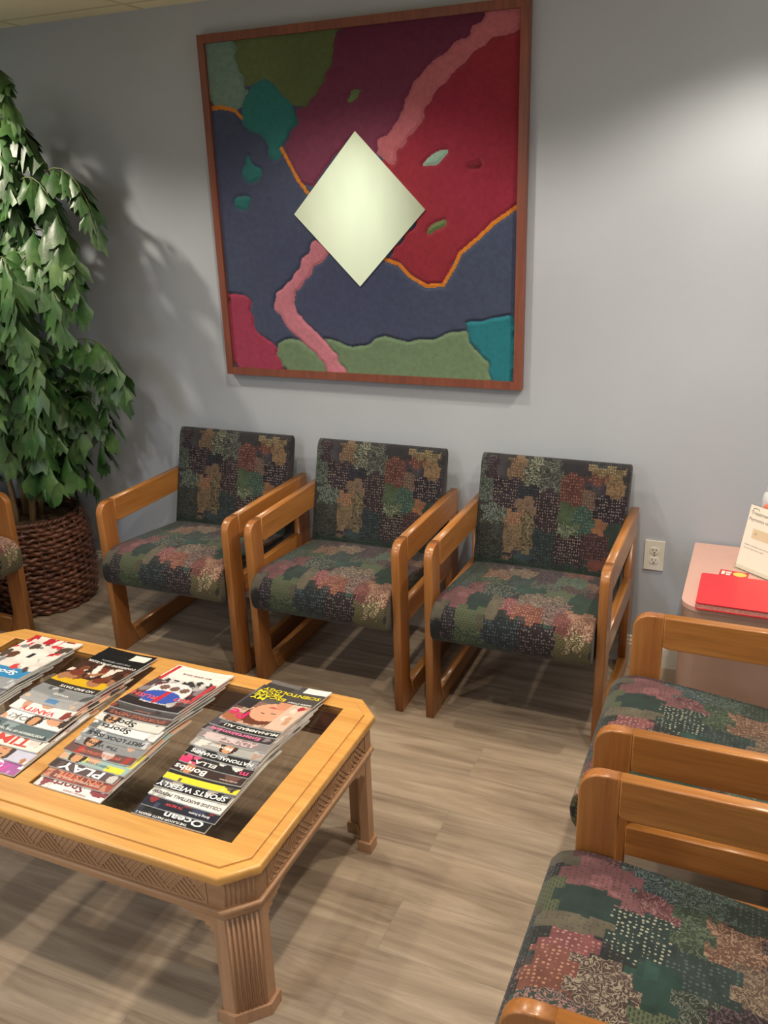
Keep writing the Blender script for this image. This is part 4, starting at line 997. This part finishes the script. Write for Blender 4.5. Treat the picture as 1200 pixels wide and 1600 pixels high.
# ============================================================ PINK LAMINATE CABINET AND WHAT STANDS ON IT
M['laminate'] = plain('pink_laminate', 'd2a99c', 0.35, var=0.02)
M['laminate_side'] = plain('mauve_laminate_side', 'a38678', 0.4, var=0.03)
cab = tag(empty('laminate_cabinet', (0.56, -0.55, 0)), 'low pink laminate corner cabinet with rounded corner in the right corner', 'cabinet')
def cab_outline(e, r):
    x0, x1, y0, y1 = -e, 1.10 - .56, -e, .55 - .0145
    return arc(x0 + r, y0 + r, r, 180, 270, 10) + [(x1, y0), (x1, y1), (x0, y1)]
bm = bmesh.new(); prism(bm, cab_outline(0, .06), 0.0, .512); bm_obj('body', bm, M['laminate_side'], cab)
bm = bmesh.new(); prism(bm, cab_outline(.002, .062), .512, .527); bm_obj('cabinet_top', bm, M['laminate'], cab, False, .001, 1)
CT_Z = .527
# red book
bk_ = tag(empty('red_book', (.602, -.562, CT_Z)), 'large red hardcover book lying flat on the pink cabinet, overhanging its front', 'book'); bk_.rotation_euler = (0, 0, 0.0)
M['red'] = plain('red_cover', 'd8303a', 0.35, var=0.04); M['redpage'] = plain('pinkish_page_edges', 'd8948a', 0.7, var=0.25, nscale=200)
bw_, bd_ = .30, .232
def rr_poly(x0, x1, y0, y1, r): return arc(x0 + r, y0 + r, r, 180, 270, 4) + arc(x1 - r, y0 + r, r, 270, 360, 4) + arc(x1 - r, y1 - r, r, 0, 90, 4) + arc(x0 + r, y1 - r, r, 90, 180, 4)
bm = bmesh.new(); prism(bm, rr_poly(0, bw_, 0, bd_, .010), 0, .003); prism(bm, rr_poly(0, bw_, 0, bd_, .010), .019, .022); bm_obj('book_cover', bm, M['red'], bk_, False, .0008, 1)
boxo('pages', (.003, bw_ - .003, .003, bd_ - .006, .003, .019), M['redpage'], bk_)
# red and yellow card
cd_ = tag(empty('small_card', (.652, -.283, CT_Z)), 'small red card with a yellow oval lying behind the red book', 'card'); cd_.rotation_euler = (0, 0, -.08)
boxo('card', (0, .088, 0, .050, 0, .001), plain('red_card_stock', 'c83440', .5), cd_)
M['yel'] = plain('yellow_print', 'f0cc60', .5, var=.02); M['wht'] = plain('white_print', 'efe6da', .5, var=.02)
bm = bmesh.new(); bmesh.ops.create_circle(bm, cap_ends=True, radius=1, segments=28, matrix=Matrix.Translation((.062, .026, .0013)) @ Matrix.Diagonal((.021, .017, 1, 1))); bm_obj('yellow_oval', bm, M['yel'], cd_)
bm = bmesh.new(); box(bm, .006, .016, .012, .040, .001, .0013); box(bm, .019, .036, .028, .038, .001, .0013); box(bm, .020, .034, .010, .022, .001, .0013); bm_obj('white_marks', bm, M['wht'], cd_)
# notice sheet in a slanted acrylic stand
M['paper'] = plain('white_paper', 'f4f0e2', .7, var=.01); M['print'] = plain('grey_print', '6a6660', .7, var=.0); M['tan_box'] = plain('cream_print', 'e0cfae', .7, var=.02)
def acr():
    m = NT('clear_acrylic'); t = m.t; tr = m.n('ShaderNodeBsdfTransparent'); tr.inputs[0].default_value = (.95, .96, .95, 1)
    g = m.n('ShaderNodeBsdfGlossy'); g.inputs['Roughness'].default_value = .05; f = m.n('ShaderNodeFresnel', inp={'IOR': 1.45}); x = m.n('ShaderNodeMixShader')
    g_ = m.n('ShaderNodeNewGeometry'); iv = m.math('SUBTRACT', 1.0, (g_, 'Backfacing')); ff = m.math('MULTIPLY', (f, 0), (iv, 0)); m.l(ff, 0, x, 0); m.l(tr, 0, x, 1); m.l(g, 0, x, 2); m.l(x, 0, m.out, 'Surface'); return m.m
M['acrylic'] = acr()
ns_ = tag(empty('notice_stand', (.696, -.206, CT_Z + .001)), 'white payment notice sheet in a clear slanted stand on the pink cabinet', 'sign')
ns_.rotation_euler = (0, 0, -math.atan2(.082, .105))
sw, sh, lean = .216, .215, math.radians(12)
def lp(x, h, off=0): return (x, h * math.sin(lean) - off * math.cos(lean) + .006, h * math.cos(lean) + off * math.sin(lean) + .003)
bm = bmesh.new()
for o_, o2 in ((.0, .0014),):
    a = [bm.verts.new(lp(x, h, o_)) for x, h in ((0, 0), (sw, 0), (sw, sh), (0, sh))]; b = [bm.verts.new(lp(x, h, o2)) for x, h in ((0, 0), (sw, 0), (sw, sh), (0, sh))]
    bm.faces.new(a[::-1]); bm.faces.new(b)
    for i in range(4): bm.faces.new((a[i], a[(i + 1) % 4], b[(i + 1) % 4], b[i]))
bm_obj('notice_sheet', bm, M['paper'], ns_)
bm = bmesh.new()
def slab(x0, x1, h0, h1, f0, f1):
    a = [bm.verts.new(lp(x, h, f0)) for x, h in ((x0, h0), (x1, h0), (x1, h1), (x0, h1))]; b = [bm.verts.new(lp(x, h, f1)) for x, h in ((x0, h0), (x1, h0), (x1, h1), (x0, h1))]
    bm.faces.new(a[::-1]); bm.faces.new(b)
    for i in range(4): bm.faces.new((a[i], a[(i + 1) % 4], b[(i + 1) % 4], b[i]))
slab(-.003, sw + .003, 0, sh + .003, -.0025, -.0005); slab(-.003, sw + .003, 0, .012, .0018, .0034)
box(bm, -.003, sw + .003, -.004, .075, 0, .002)
bm_obj('acrylic_stand', bm, M['acrylic'], ns_)
def sheet_text(s, size, x, h, mat, sq=1):
    co, pl = text_mesh(s, size, sq); co[:, 0] += x + np.ptp(co[:, 0]) / 2
    v = [lp(px, h + py, .0019) for px, py, _ in co]; tm = bpy.data.meshes.new('notice_lettering'); tm.from_pydata(v, [], pl); link('notice_lettering', tm, mat, ns_)
sheet_text('Treatment', .017, .008, sh - .024, M['print']); sheet_text('Payments made', .015, .006, sh - .045, M['print'])
sheet_text('available to all patients who need care', .006, .012, .085, M['print']); sheet_text('ask at the front desk for details', .006, .012, .074, M['print'])
bm = bmesh.new(); slab(.030, .15, .110, .142, .0015, .0018); bm_obj('cream_panel', bm, M['tan_box'], ns_)
bm = bmesh.new(); P_ = [Vector(lp(.012 + .012 * (1 - math.cos(a)), sh - .010 + .006 * math.sin(a) - .004, .002)) for a in [PI * i / 8 for i in range(9)]]; tube(bm, P_, .0008, 5); bm_obj('logo_arc', bm, M['print'], ns_)
sheet_text('10', .011, .038, .126, M['print'])
# sanitizer bottle behind the sheet
bt_ = tag(empty('hand_sanitizer_bottle', (.795, -.115, CT_Z)), 'clear sanitizer bottle with orange label and white top behind the notice', 'bottle')
M['gel'] = plain('pale_translucent_plastic', 'd8dade', .2, var=.02); M['orl'] = plain('orange_label', 'e07a5c', .5, var=.1); M['wcap'] = plain('white_cap', 'f0eeea', .35, var=.01)
bm = bmesh.new(); lathe(bm, [(.034, 0), (.038, .006), (.038, .225), (.034, .240), (.022, .248)], 32); bm_obj('bottle_body', bm, M['gel'], bt_, True)
bm = bmesh.new(); lathe(bm, [(.0382, .06), (.0387, .062), (.0387, .222), (.0382, .224)], 32); bm_obj('label', bm, M['gel'], bt_, True)
bm = bmesh.new(); bmesh.ops.create_uvsphere(bm, u_segments=24, v_segments=16, radius=1, matrix=Matrix.Translation((-.016, -.032, .190)) @ Matrix.Diagonal((.020, .010, .026, 1))); bm_obj('label_emblem', bm, M['orl'], bt_, True)
bm = bmesh.new(); lathe(bm, [(.024, .244), (.026, .246), (.026, .262), (.023, .266), (.003, .267)], 24); bm_obj('cap', bm, M['wcap'], bt_, True)
